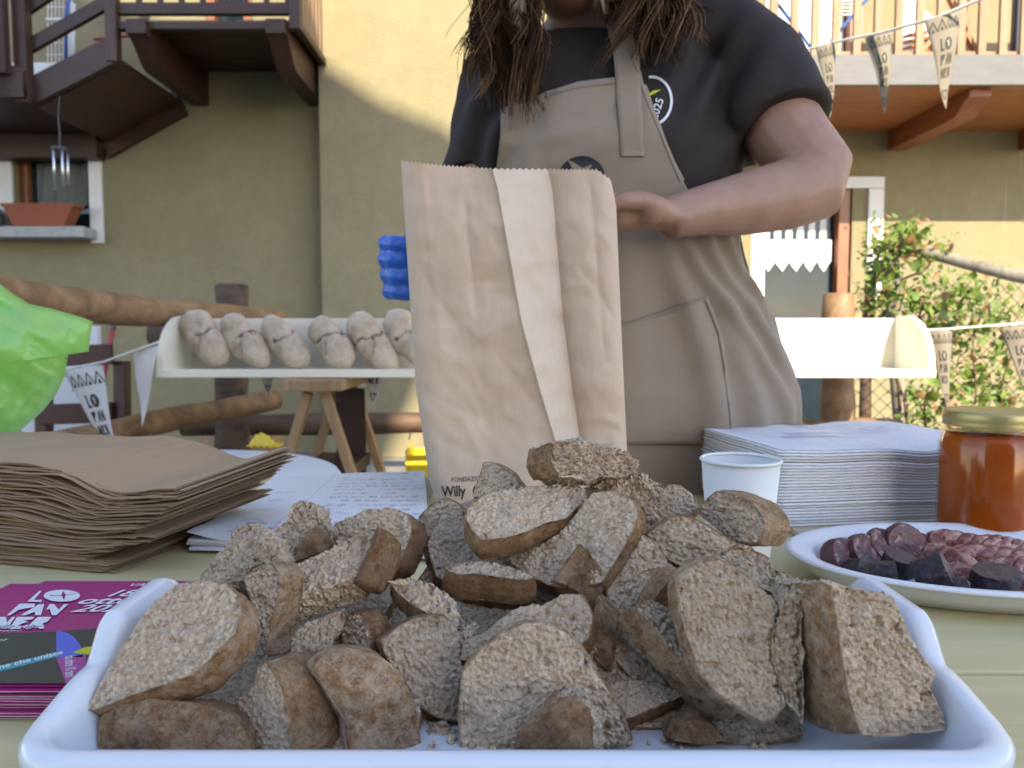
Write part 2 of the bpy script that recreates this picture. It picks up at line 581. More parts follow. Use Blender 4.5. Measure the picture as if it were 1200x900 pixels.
def cloth(name, col, scale=900, bump=.25, var=.06, rough=.85, sheen=.2):
    t = NT(name)
    col = [x * .8 for x in col]
    n = t.noise(7, 5, .6)
    wv = t.noise(1.0, 2, .5, t.coord((scale, scale, scale * .35)))
    c = t.ramp(n, [(.3, [x * (1 - var) for x in col]), (.7, [x * (1 + var) for x in col])])
    c = t.mix(t.ramp(wv, [(.4, (0, 0, 0)), (.7, (.35, .35, .35))]), c, [x * .7 for x in col])
    t.color(c).set(Roughness=rough)
    t.b.inputs['Sheen Weight'].default_value = sheen
    t.bump(t.math('ADD', wv, t.noise(38, 4, .6)), bump, .0012)
    return t.m
M['shirt'] = cloth('dark_tshirt_jersey', (.022, .0125, .0095), 1100, .2, .1, .85, .0)
M['apron'] = cloth('beige_apron_cotton', (.295, .228, .162), 1000, .25, .05)
M['trousers'] = cloth('dark_trousers', (.03, .03, .035), 900)
M['hair'] = plain('dark_brown_hair', (.062, .030, .014), .5, .35, 14, co=(1, 1, .3), Specular_IOR_Level=.12)
M['hair_light'] = plain('light_brown_hair', (.23, .125, .06), .5, .3, 14, co=(1, 1, .3), Specular_IOR_Level=.12)
M['glove'] = mk_crumpled('blue_nitrile', (.012, .12, .56), .35, 45, .7, .15)
M['tray'] = plain('white_tray_plastic', (.76, .77, .79), .22, .02, 8)
M['plate'] = plain('white_plate_plastic', (.80, .80, .81), .3, .02, 8)
M['cup'] = plain('white_cup_paper', (.78, .77, .73), .5, .02, 8, .05, 300)
M['napkin'] = mk_crumpled('white_tissue', (.95, .94, .93), .9, 60, .25, .03)
M['film'] = mk_clear('clear_film', (.99, .99, 1.0), .10, .09, .9)
M['film_print'] = plain('film_print', (.22, .22, .42), .5, .05, 20)
M['lid'] = plain('gold_lid', (.50, .42, .17), .42, .1, 12, Metallic=.7)
def mk_honey():
    t = NT('amber_honey')
    n = t.noise(14, 4, .5)
    t.color(t.ramp(n, [(.2, (.30, .052, .002)), (.8, (.50, .115, .005))])).set(Roughness=.12, IOR=1.48)
    t.b.inputs['Subsurface Weight'].default_value = .2
    t.b.inputs['Subsurface Radius'].default_value = (.05, .015, .003)
    t.b.inputs['Subsurface Scale'].default_value = .5
    return t.m
M['honey'] = mk_honey()
M['jar_glass'] = mk_clear('jar_glass', (1.0, .97, .92), .14, .03)

def mk_table():
    t = NT('yellow_table_paint')
    c = t.coord((1.2, 16, 16))
    g = t.noise(3, 7, .6, c, .4)
    col = t.ramp(g, [(.3, (.48, .405, .205)), (.7, (.575, .485, .25))])
    s = t.noise(26, 5, .7)
    col = t.mix(t.ramp(s, [(.6, (0, 0, 0)), (.8, (.3, .3, .3))]), col, (.42, .39, .22))
    t.color(col).set(Roughness=.5)
    t.bump(t.math('ADD', g, t.noise(150, 3, .5)), .15, .001)
    return t.m
M['table'] = mk_table()
M['pine'] = wood('pale_pine', (.50, .37, .22), (.66, .53, .36), 'x', .6, 1.2, .15)
M['white_table'] = plain('white_table_top', (.68, .74, .82), .4, .03, 5)
M['magenta'] = plain('magenta_print', (.38, .016, .17), .35, .04, 5)
M['charcoal'] = plain('charcoal_print', (.030, .034, .045), .35, .05, 5)
M['teal'] = plain('teal_print', (.03, .33, .38), .35, .04, 5)
M['royal'] = plain('blue_print', (.10, .14, .62), .35, .04, 5)
M['lime'] = plain('yellow_print', (.62, .60, .02), .35, .04, 5)
M['pink'] = plain('pink_print', (.42, .05, .30), .35, .04, 5)
M['white_print'] = plain('white_print', (.78, .78, .80), .4, .02, 5)
M['badge'] = plain('dark_badge_print', (.012, .013, .02), .6, .05, 10)

def mk_salami():
    t = NT('cured_salami')
    n = t.noise(38, 6, .7); f = t.noise(130, 4, .6, None, .6); g = t.noise(420, 3, .6)
    c = t.ramp(n, [(.3, (.036, .007, .008)), (.5, (.085, .016, .015)), (.7, (.14, .032, .026))])
    c = t.mix(t.ramp(f, [(.54, (0, 0, 0)), (.62, (.85, .85, .85))]), c, (.32, .17, .135))
    c = t.mix(t.ramp(g, [(.6, (0, 0, 0)), (.7, (.4, .4, .4))]), c, (.03, .008, .008))
    t.color(c); t.rough(t.ramp(n, [(.3, (.3, .3, .3)), (.7, (.55, .55, .55))]))
    t.bump(t.math('ADD', n, t.math('MULTIPLY', f, .5)), .6, .004)
    return t.m
M['salami'] = mk_salami()
M['salami_skin'] = plain('salami_skin', (.11, .03, .028), .5, .35, 60, .5, 120, .003)
M['black_cut'] = plain('blood_sausage_cut', (.10, .055, .048), .55, .5, 110, .6, 160, .003)
def mk_black():
    t = NT('blood_sausage')
    n = t.noise(55, 6, .7); f = t.noise(150, 4, .6)
    c = t.ramp(n, [(.3, (.007, .006, .008)), (.7, (.032, .017, .022))])
    c = t.mix(t.ramp(f, [(.58, (0, 0, 0)), (.66, (.6, .6, .6))]), c, (.15, .055, .06))
    t.color(c).set(Roughness=.42); t.bump(t.math('ADD', n, f), .8, .005)
    return t.m
M['black_sausage'] = mk_black()
def mk_lard():
    t = NT('cured_bacon')
    n = t.noise(75, 5, .65, None, .8)
    c = t.ramp(n, [(.3, (.09, .016, .012)), (.46, (.18, .045, .03)), (.60, (.42, .24, .17)), (.8, (.22, .06, .04))])
    t.color(c).set(Roughness=.35)
    t.b.inputs['Subsurface Weight'].default_value = .15
    t.b.inputs['Subsurface Radius'].default_value = (.01, .004, .003)
    t.bump(n, .3, .002)
    return t.m
M['lard'] = mk_lard()

def mk_leaf(name, a, b):
    t = NT(name)
    n = t.noise(9, 4, .6)
    rnd = t.rand()
    c = t.mix(rnd, a, b)
    c = t.mix(t.ramp(n, [(.3, (0, 0, 0)), (.8, (.4, .4, .4))]), c, [x * .6 for x in a])
    t.color(c).set(Roughness=.5)
    tl = t.n('ShaderNodeBsdfTranslucent'); t.l(c, tl.inputs[0])
    mx = t.n('ShaderNodeMixShader'); mx.inputs[0].default_value = .3
    t.l(t.b.outputs[0], mx.inputs[1]); t.l(tl.outputs[0], mx.inputs[2]); t.l(mx.outputs[0], t.o.inputs[0])
    return t.m
M['leaf'] = mk_leaf('green_leaf', (.11, .19, .025), (.22, .28, .05))
M['leaf_dark'] = mk_leaf('deep_green_leaf', (.06, .12, .02), (.14, .20, .035))
M['leaf_dry'] = mk_leaf('dry_leaf', (.26, .13, .05), (.34, .24, .08))

def mk_bread():
    t = NT('rye_bread')
    crust = t.attr('crust'); flour = t.attr('flour'); brown = t.attr('brown')
    big = t.noise(60, 5, .6); med = t.noise(310, 5, .62); cell = t.voro(380)
    crumb = t.ramp(med, [(.28, (.31, .21, .125)), (.47, (.555, .435, .305)), (.72, (.70, .585, .435))])
    crumb = t.mix(t.ramp(big, [(.35, (0, 0, 0)), (.7, (.4, .4, .4))]), crumb, (.39, .27, .165))
    sp = t.noise(520, 2, .5)
    crumb = t.mix(t.ramp(sp, [(.66, (0, 0, 0)), (.72, (.6, .6, .6))]), crumb, (.09, .045, .02))
    cn = t.noise(48, 8, .76, None, .5)
    cr = t.ramp(cn, [(.30, (.085, .037, .013)), (.43, (.235, .12, .047)), (.55, (.37, .215, .095)), (.70, (.55, .38, .21))])
    cr = t.mix(t.math('MULTIPLY', brown, t.ramp(t.noise(26, 5, .7), [(.35, (.2, .2, .2)), (.65, (.85, .85, .85))])), cr, (.105, .045, .017))
    cs = t.noise(260, 5, .7)
    cr = t.mix(t.ramp(cs, [(.55, (0, 0, 0)), (.68, (.65, .65, .65))]), cr, (.06, .03, .012))
    fl = t.math('MULTIPLY', flour, t.ramp(t.noise(110, 6, .78), [(.42, (0, 0, 0)), (.60, (1, 1, 1))]))
    cr = t.mix(t.math('MULTIPLY', fl, .8), cr, (.60, .50, .37))
    wob = t.math('ADD', crust, t.math('MULTIPLY', t.math('SUBTRACT', t.noise(140, 4, .6), .5), .7))
    mk = t.ramp(wob, [(.38, (0, 0, 0)), (.6, (1, 1, 1))])
    rnd = t.rand()
    tone = t.ramp(rnd, [(0, (.80, .78, .76)), (1, (1.06, 1.03, 1.0))])
    col = t.mix(1.0, t.mix(mk, crumb, cr), tone, 'MULTIPLY')
    t.color(col)
    t.rough(t.ramp(mk, [(0, (.9, .9, .9)), (1, (.62, .62, .62))]))
    h1 = t.math('ADD', t.math('MULTIPLY', med, 1.0), t.math('MULTIPLY', cell, .8))
    ck = t.ramp(t.voro(70, t.mix(.35, t.tc.outputs['Object'], t.noise(60, 3, .6)), 'DISTANCE_TO_EDGE'), [(.0, (0, 0, 0)), (.06, (1, 1, 1))])
    h2 = t.math('ADD', t.math('MULTIPLY', cn, .8), t.math('ADD', t.math('MULTIPLY', cs, .9), t.math('MULTIPLY', ck, .25)))
    hm = t.n('ShaderNodeMix', data_type='FLOAT'); t.l(mk, hm.inputs[0]); t.l(h1, hm.inputs[2]); t.l(h2, hm.inputs[3])
    t.bump(hm.outputs[0], .9, .0026)
    t.b.inputs['Specular IOR Level'].default_value = .25
    return t.m
M['bread'] = mk_bread()
def mk_loaf():
    t = NT('floured_loaf_crust')
    n = t.noise(16, 6, .65); s = t.noise(90, 4, .6); cr = t.attr('crack')
    c = t.ramp(n, [(.25, (.27, .195, .125)), (.5, (.43, .335, .235)), (.75, (.56, .455, .335))])
    c = t.mix(t.ramp(s, [(.58, (0, 0, 0)), (.72, (.45, .45, .45))]), c, (.17, .11, .065))
    c = t.mix(t.ramp(cr, [(.2, (0, 0, 0)), (.8, (.85, .85, .85))]), c, (.075, .038, .018))
    t.color(c).set(Roughness=.85); t.bump(t.math('ADD', n, t.math('MULTIPLY', s, .4)), .5, .008)
    return t.m
M['loaf'] = mk_loaf()
# ------------------------------------------------------------------ ground, houses
g = MB(); g.add([(-60, -60, 0), (60, -60, 0), (60, 60, 0), (-60, 60, 0)], [(0, 1, 2, 3)])
tag(put('ground', g, M['ground'], base=(0, 0, 0)), kind='structure')

# added unseen house behind the camera, its roof outline shaped to shade the yard
nb = thing('added_shade_house', 'added unseen house behind the camera, shaped to shade the yard', 'house', (-2, -11, 0))
m = MB(); m.box((-2.15, -11, 3.68), (11.7, 6, 7.36)); m.box((-2.3, -11, 8.6), (9.4, 6, 2.44))
put('wall', m, plain('grey_render', (.33, .32, .30), .9, .1, 2), nb)
prof = [(1.62, 9.85), (3.35, 10.3), (3.02, 10.85), (2.5, 11.06), (2.04, 11.36), (1.2, 11.75), (.3, 12.12), (-.9, 12.9), (-2.3, 14.2)]
full = prof + [(-4.6 - x, z) for x, z in reversed(prof[:-1])]
m = MB(); m.prism(full, -8.0, -14.4, fn=lambda x, z, y: (x, y, z))
put('roof', m, M['tile_roof'], nb)
m = MB()
for x in (-5.5, -2.5, .8):
    for z in (1.6, 4.6): m.box((x, -7.97, z + .6), (1.0, .06, 1.3), bev=.01)
put('window', m, M['window_glass'], nb)

# the ochre house behind the stall
YL, YP, YR = 6.3, 6.0, 6.3
hs = thing('house', 'ochre plastered house with two wooden balconies behind the stall', 'house', (0, 6.3, 0))
WX0, WX1, WZ0, WZ1 = -4.0, -3.39, 1.81, 2.45       # low window
DX0, DX1, DZ1 = 1.93, 2.74, 2.14                   # glazed door
UX0, UX1, UZ0, UZ1 = 2.0, 2.78, 2.8, 4.9           # door on the right balcony
LX0, LX1, LZ0, LZ1 = -2.42, -2.06, 3.07, 5.1       # door on the left balcony
def panel(m, x0, x1, z0, z1, y, th=.35):
    m.box(((x0 + x1) / 2, y + th / 2, (z0 + z1) / 2), (x1 - x0, th, z1 - z0))
m = MB()
panel(m, -10, WX0, 0, 7.5, YL); panel(m, WX0, WX1, 0, WZ0, YL); panel(m, WX0, WX1, WZ1, 7.5, YL); panel(m, WX1, LX0, 0, 7.5, YL)
panel(m, LX0, LX1, 0, LZ0, YL); panel(m, LX0, LX1, LZ1, 7.5, YL); panel(m, LX1, -1.47, 0, 7.5, YL)
put('wall', m, M['plaster'], hs)
m = MB(); m.box((-.235, YP + .35, 3.75), (2.47, .7, 7.5), bev=.012); put('wall_pier', m, M['plaster'], hs)
m = MB()
panel(m, 1.0, DX0, 0, 7.5, YR); panel(m, DX0, UX0, DZ1, 7.5, YR); panel(m, UX0, DX1, DZ1, UZ0, YR); panel(m, UX0, UX1, UZ1, 7.5, YR)
panel(m, DX1, UX1, 0, UZ0, YR); panel(m, UX1, 11, 0, 7.5, YR)
put('wall', m, M['plaster'], hs)
for ox in (-10,):
    pass
# low window: surround, sill, sash, glass, curtain
m = MB(); m.box((WX1 + .055, YL - .012, 2.12), (.10, .03, .84), bev=.003)
wn = put('window', m, M['white_paint'], hs)
m = MB(); m.box((WX0 - .12, YL - .012, 2.1), (.24, .03, .72), bev=.003); put('surround', m, M['white_paint'], wn)
m = MB(); m.box((-3.80, YL - .09, 1.765), (.94, .26, .085), bev=.008); put('sill', m, M['stone_sill'], wn)
m = MB(); m.box((WX0 + .035, YL + .1, 2.12), (.07, .06, .66), bev=.004); m.box((-3.695, YL + .1, 2.42), (.61, .06, .07), bev=.004)
put('sash', m, M['jamb'], wn)
m = MB(); m.box((-3.695, YL + .14, 2.12), (.61, .01, .64)); put('glass', m, M['window_glass'], wn)
m = MB()
m.grid(lambda u, v: (-3.88 + .46 * u, YL + .115 + .012 * math.sin(u * 26 + v * 2), 2.36 - .30 * v - .10 * math.sin(u * 3.1) * v), 30, 8)
put('curtain', m, M['net_grey'], wn, smooth=True)
# glazed door with lace valance
m = MB(); m.box((DX0 + .055, YR + .02, 1.07), (.11, .06, 2.14), bev=.004); m.box((2.33, YR + .02, 2.09), (.58, .06, .1), bev=.004)
m.box((2.92, YR - .012, 1.687), (.12, .03, .89), bev=.003); m.box((2.45, YR - .012, 2.18), (1.06, .03, .09), bev=.003)
dr = put('door', m, M['white_paint'], hs)
m = MB(); m.box((2.685, YR + .07, 1.07), (.09, .1, 2.14), bev=.006); put('jamb', m, M['jamb'], dr)
m = MB(); m.box((2.34, YR + .12, 1.04), (.6, .012, 2.06)); put('glass', m, M['window_glass'], dr)
def lace(u, v):
    n = 5
    dip = abs(((u * n) % 1) - .5) * 2
    zb = 1.48 + .085 * dip
    return (2.05 + .57 * u, YR + .105 + .008 * math.sin(u * 60), 1.74 + (zb - 1.74) * v)
m = MB(); m.grid(lace, 60, 6); put('lace_valance', m, M['lace'], dr, smooth=True)
m = MB()
for k in range(6): m.grid(lambda u, v, k=k: (2.06 + .093 * k + .05 * u, YR + .108 + .006 * math.sin(u * 6), 2.06 - .32 * v), 4, 4)
put('net_curtain', m, M['curtain'], dr, smooth=True)

def arch_beam(x, y0, y1, zt, h, wdt, curl=.28):
    "beam along y whose front end (y0) is cut to an S curve"
    pr = [(y1, zt), (y0, zt), (y0, zt - h * .35)]
    for k in range(1, 7):
        a = k / 6
        pr.append((y0 + curl * a, zt - h * (.35 + .65 * (.5 - .5 * math.cos(math.pi * a)))))
    pr.append((y1, zt - h))
    m = MB(); m.prism(pr, x - wdt / 2, x + wdt / 2, fn=lambda y, z, xx: (xx, y, z))
    return m

# ---- left balcony (dark brown) with its stair
BZ, BY = 3.0, 5.3
m = MB(); m.box((-2.05, BY + .02, BZ + .022), (1.21, .06, .05), bev=.004)
lb = put('balcony', m, M['dark_wood'], hs)
for c_, d_ in (((-2.05, BY + .02, BZ + .135), (1.21, .05, .075)), ((-2.05, BY + .02, BZ + .98), (1.25, .07, .07)), ((-1.43, 5.66, BZ + .022), (.05, .68, .05)), ((-1.43, 5.66, BZ + .98), (.06, .68, .07))):
    mb = MB(); mb.box(c_, d_, bev=.005); put('rail', mb, M['dark_wood'], lb)
pm = None
for k in range(7):
    mb = MB(); mb.box((-2.05, BY + .07 + .14 * k + .07, BZ + .062), (1.24, .132, .03), bev=.004)
    put('floor_plank', mb, M['dark_wood'], lb)
for x in (-1.56, -2.48):
    put('beam', arch_beam(x, 5.24, YL + .05, BZ + .045, .26, .13), M['dark_wood_y'], lb)
for k in range(8):
    mb = MB(); mb.box((-2.49 + .142 * k, BY + .02, BZ + .56), (.034, .03, .78), bev=.004); put('baluster', mb, M['dark_wood_z'], lb)
for k in range(6):
    mb = MB(); mb.box((-1.43, BY + .12 + .1 * k, BZ + .50), (.022, .075, .92), bev=.003); put('baluster', mb, M['tan_wood'], lb)
for x, z0 in ((-2.66, 2.78), (-1.44, 2.99)):
    mb = MB(); mb.box((x, BY, (z0 + 4.1) / 2), (.075, .075, 4.1 - z0), bev=.006); put('post', mb, M['dark_wood_z'], lb)
st = MB(); st.beam((-2.66, BY, 2.86), (-3.22, BY, 2.585), .05, .17, .005)
sf = put('stair', st, M['dark_wood'], hs)
m = MB(); m.beam((-2.62, 5.8, 2.80), (-3.2, 5.8, 2.50), .94, .03); put('stair_soffit', m, M['dark_wood_y'], sf)
m = MB(); m.beam((-2.62, 6.26, 2.80), (-3.25, 6.26, 2.46), .06, .2); put('stringer', m, M['dark_wood'], sf)
for a, b, hh in (((-3.25, 3.12), (-2.66, 3.50), .085), ((-3.25, 2.87), (-2.66, 3.19), .085)):
    mb = MB(); mb.beam((a[0], BY, a[1]), (b[0], BY, b[1]), .04, hh, .004); put('handrail', mb, M['dark_wood'], sf)
m = MB(); m.box((-4.7, 5.74, 2.56), (3.0, 1.1, .05), bev=.004); m.box((-4.7, 5.2, 2.60), (3.0, .05, .16), bev=.004)
ld = put('landing', m, M['dark_wood'], sf)
m = MB(); m.box((-4.75, 6.22, 2.44), (3.0, .14, .19), bev=.006); put('beam', m, M['dark_wood'], sf)
for x, y, wd_, z0 in ((-3.24, 5.26, .085, 2.5), (-3.31, 5.16, .06, 2.66), (-3.41, 5.16, .05, 2.66), (-3.44, 5.0, .075, 2.42), (-3.55, 5.16, .05, 2.66), (-3.66, 5.16, .05, 2.66)):
    mb = MB(); mb.box((x, y, (z0 + 4.0) / 2), (wd_, wd_, 4.0 - z0), bev=.006); put('post', mb, M['dark_wood_z'], sf)
m = MB(); m.beam((-3.7, 5.1, 2.83), (-3.22, 5.22, 2.66), .04, .09, .004); put('handrail', m, M['dark_wood'], sf)
m = MB(); m.box((LX0 + .03, YL + .05, 4.1), (.07, .1, 2.06)); m.box((LX1 - .03, YL + .05, 4.1), (.07, .1, 2.06)); m.box((-2.24, YL + .05, 3.12), (.3, .1, .1))
d2 = put('door', m, M['jamb'], hs)
m = MB(); m.box((-2.24, YL + .13, 4.1), (.36, .012, 2.06)); put('glass', m, M['window_glass'], d2)
m = MB(); m.box((-3.6, YL - .05, 3.03), (.62, .1, .12), bev=.006); put('ledge', m, M['white_paint'], hs)

# ---- right balcony (orange boards, grey fascia)
RZ, RY0 = 2.58, 5.14
m = MB(); m.prism([(1.2, RY0 - .027), (4.705, RY0 - .027), (4.705, 6.29), (4.675, 6.29), (4.675, RY0 + .003), (1.2, RY0 + .003)], RZ, RZ + .19)
rb = put('balcony', m, M['fascia'], hs)
for k in range(9):
    mb = MB(); mb.box((2.95, RY0 + .075 + .128 * k, RZ + .022), (3.44, .1245, .03), bev=.003); put('plank', mb, M['orange_wood'], rb)
for x in (2.06, 3.08, 4.12):
    put('beam', arch_beam(x, 5.2, YR + .05, RZ + .004, .15, .14, .2), M['orange_wood_y'], rb)
for k in range(25):
    mb = MB(); mb.box((1.30 + .1365 * k, RY0 + .06, RZ + .72), (.05, .028, 1.1), bev=.004); put('baluster', mb, M['tan_wood'], rb)
m = MB(); m.box((2.95, RY0 + .06, 3.88), (3.5, .07, .06), bev=.004); m.box((2.95, RY0 + .085, RZ + .22), (3.5, .022, .05), bev=.004); put('rail', m, M['tan_wood'], rb)
m = MB(); m.box((UX0 + .03, YR + .04, 3.85), (.06, .1, 2.1)); m.box((UX1 - .05, YR + .04, 3.85), (.1, .1, 2.1))
d3 = put('door', m, M['jamb'], hs)
m = MB(); m.box((2.38, YR + .13, 3.85), (.7, .012, 2.08)); put('glass', m, M['window_glass'], d3)
m = MB(); m.grid(lambda u, v: (2.07 + .6 * u, YR + .09 + .018 * math.sin(u * 40), 4.9 - 2.0 * v), 60, 3); put('curtain', m, M['curtain'], d3, smooth=True)
m = MB(); m.box((3.12, YR - .012, 3.8), (.14, .03, 2.0), bev=.003); put('surround', m, M['white_paint'], hs)

# ---- small things on the house
pl = thing('planter', 'terracotta window box on the sill of the small low window', 'planter', (-3.69, 6.16, 1.81))
m = MB()
pr = [(.0, .0), (.44, .0), (.52, .15), (.54, .15), (.54, .175), (-.10, .175), (-.10, .15), (-.08, .15)]
m.prism([(x - .22, z) for x, z in pr], -.07, .07, fn=lambda x, z, y: (-3.69 + x * .9, 6.16 + y, 1.811 + z)); put('trough', m, M['terracotta'], pl)
m = MB(); m.box((-3.69, 6.16, 1.975), (.5, .12, .02)); put('soil', m, M['dark_log'], pl)
ps = MB(); ps.lathe([(.02, 0), (.05, .01), (.06, .05), (.045, .09), (.02, .12), (.0, .13)], (-4.02, 6.1, 1.81), 10)
tag(put('ornament', ps, M['dark_metal'], smooth=True), 'small dark ornament at the left end of the window sill', 'ornament')
pc = MB(); pc.box((-4.2, 6.12, 1.89), (.3, .2, .16), bev=.02)
tag(put('stone_block', pc, M['stone_sill']), 'rough grey stone block on the sill beside the window', 'stone')
c = at(70, 175, 5.05)
wc = thing('wind_chime', 'silver wind chime hanging below the brown stair landing', 'wind chime', c)
m = MB(); m.tube([c, c + Vector((.004, 0, .1)), c + Vector((-.002, 0, .2))], .004, 6); m.tube([c + Vector((-.002, 0, .2)), c + Vector((0, .02, .34))], .003, 6); put('chain', m, M['dark_metal'], wc)
m = MB(); m.lathe([(0, .012), (.05, .01), (.052, 0), (.048, -.012), (0, -.012)], c, 20); put('cap', m, M['dark_metal'], wc)
for k in range(5):
    a = k * math.pi / 2.5 + .5
    p = c + Vector((.042 * math.cos(a), .042 * math.sin(a), -.015))
    mb = MB(); mb.tube([p, p - Vector((0, 0, .21 + .015 * (k % 3)))], .0078, 10); put('tube', mb, M['chrome'], wc, smooth=True)
# folded clothes airer behind the stair rails
ca = thing('clothes_airer', 'folded white and blue clothes airer behind the brown stair rails', 'clothes airer', at(75, 95, 5.9))
def PX(px, py): return at(px, py, 5.9)
m = MB()
m.tube([PX(82, 100), PX(82, 35), PX(80, 28), PX(72, 23), PX(55, 23)], .014, 8); m.tube([PX(86, 98), PX(86, 4)], .014, 8); m.tube([PX(83, 20), PX(83, -10)], .012, 8)
put('frame', m, M['white_paint'], ca, smooth=True)
m = MB(); m.tube([PX(78, 98), PX(78, 20), PX(84, -10)], .018, 8); put('leg', m, M['blue_paint'], ca, smooth=True)
m = MB()
for k in range(5): m.tube([PX(56 + 4.5 * k, 105), PX(56 + 4.5 * k, -8)], .0035, 5)
for k in range(7): m.tube([PX(54, 8 + 14 * k), PX(77, 8 + 14 * k)], .0035, 5)
put('wires', m, M['white_paint'], ca)
br = MB(); br.tube([at(110, 46, 5.9), at(152, 42, 5.9), at(225, 33, 5.9)], .012, 8)
tag(put('red_pole', br, M['red_paint'], smooth=True), 'thin red pole lying behind the brown balcony rails', 'pole')
# airer and deck chair on the right balcony
ca2 = thing('drying_rack', 'drying rack with blue legs behind the right balcony balusters', 'drying rack', at(960, 76, 5.6))
def PY(px, py): return at(px, py, 5.6)
m = MB(); m.tube([PY(905, -4), PY(962, 72)], .012, 8); m.tube([PY(1020, -6), PY(962, 62)], .012, 8); put('leg', m, M['blue_paint'], ca2)
m = MB()
for k in range(5): m.tube([PY(955, 2 + 4 * k), PY(1002, 1 + 4 * k)], .005, 6)
put('rail', m, M['white_paint'], ca2)
dc = thing('deck_chair', 'folding orange wood deck chair on the right balcony', 'deck chair', at(1100, 80, 5.6))
for k in range(6):
    mb = MB(); mb.beam(at(1062, 42 + 7 * k, 5.55), at(1105, 36 + 7.5 * k, 5.75), .09, .018, .003); put('slat', mb, M['orange_wood'], dc)
for a, b in (((1112, -5), (1150, 78)), ((1138, -5), (1122, 78)), ((1066, 78), (1112, 20))):
    mb = MB(); mb.beam(at(a[0], a[1], 5.6), at(b[0], b[1], 5.6), .03, .045, .004, up=Vector((0, 1, 0))); put('leg', mb, M['orange_wood'], dc)
cu = MB(); cu.grid(lambda u, v: at(1075 + 40 * u, 8 + 14 * math.sin(u * 2.5) + 30 * v, 5.62), 10, 6, thick=.02)
tag(put('cushion', cu, M['curtain'], smooth=True), 'pale cushion lying on the orange deck chair', 'cushion')
dk = MB(); dk.box(tuple(at(1197, 35, 5.3)), (.12, .05, .55), bev=.01)
tag(put('black_bag', dk, M['charcoal']), 'black bag hanging on the right balcony railing by the picture edge', 'bag')
# ------------------------------------------------------------------ log fence on the left
def log(a, b, r0, r1, seed, n=18, segs=14, wob=.05):
    a, b = Vector(a), Vector(b)
    rnd = random.Random(seed)
    pts, rad = [], []
    ph = rnd.uniform(0, 6)
    for i in range(segs + 1):
        t = i / segs
        p = a.lerp(b, t) + Vector((math.sin(t * 7 + ph) * .008, 0, math.cos(t * 5 + ph) * .010))
        pts.append(p); rad.append((r0 + (r1 - r0) * t) * (1 + .05 * math.sin(t * 19 + ph) + rnd.uniform(-.025, .025)))
    d = (b - a).normalized()
    pts = [pts[0] - d * .006] + pts + [pts[-1] + d * .008]
    rad = [rad[0] * .82] + rad + [rad[-1] * .8]
    m = MB(); m.tube(pts, rad, n, True, 0, 1.0, .012, seed)
    return m
lf = thing('log_fence', 'peeled log fence with dark posts at the left of the bread trough', 'fence', (-1.5, 4.15, 0))
put('rail', log(at(-60, 338, 2.1), at(322, 379, 3.75), .056, .055, 3), M['log'], lf, True)
put('rail', log(at(-70, 552, 2.25), at(324, 467, 3.75), .045, .048, 5), M['log'], lf, True)
p0 = at(268, 337, 3.85)
put('post', log((p0.x, 3.87, 0), (p0.x, 3.87, p0.z), .085, .078, 8), M['dark_log'], lf, True)
a = at(178, 390, 4.1)
put('rail', log(a, (a.x + 3.0, 4.1, a.z - .01), .068, .06, 9), M['dark_log'], lf, True)
a = at(214, 496, 4.1)
put('rail', log(a, (a.x + 3.1, 4.12, a.z + .005), .058, .055, 11), M['dark_log'], lf, True)
put('post', log((1.02, 4.1, 0), (1.02, 4.1, 1.1), .075, .07, 12), M['dark_log'], lf, True)

# ------------------------------------------------------------------ bread trough on trestles
TX0, TX1, TY0, TY1, TZ = -1.285, 1.53, 2.80, 3.06, .841
tr = thing('bread_trough', 'long cream wooden bread trough with curved ends, full of loaves at one end', 'trough', (0, 2.93, .82))
m = MB(); m.box(((TX0 + TX1) / 2, (TY0 + TY1) / 2, TZ - .012), (TX1 - TX0, TY1 - TY0, .024), bev=.003); put('base_board', m, M['cream_wood'], tr)
m = MB(); m.box(((TX0 + TX1) / 2, TY1 + .006, TZ + .09), (TX1 - TX0 - .004, .014, .21), bev=.002); put('back_board', m, M['cream_wood'], tr)
m = MB(); m.box(((TX0 + TX1) / 2, TY0 - .008, TZ - .008), (TX1 - TX0, .014, .03), bev=.003); put('front_lip', m, M['cream_wood'], tr)
for x in (TX0 + .008, TX1 - .008):
    pr = [(TY0, TZ)]
    for k in range(0, 13):
        an = math.pi / 2 * k / 12
        pr.append((TY0 + .205 - .205 * math.cos(an), TZ + .02 + .185 * math.sin(an)))
    pr += [(TY1 - .002, TZ + .205), (TY1 - .002, TZ)]
    mb = MB(); mb.prism(pr, x - .011, x + .011, fn=lambda y, z, xx: (xx, y, z)); put('end_board', mb, M['cream_wood'], tr)

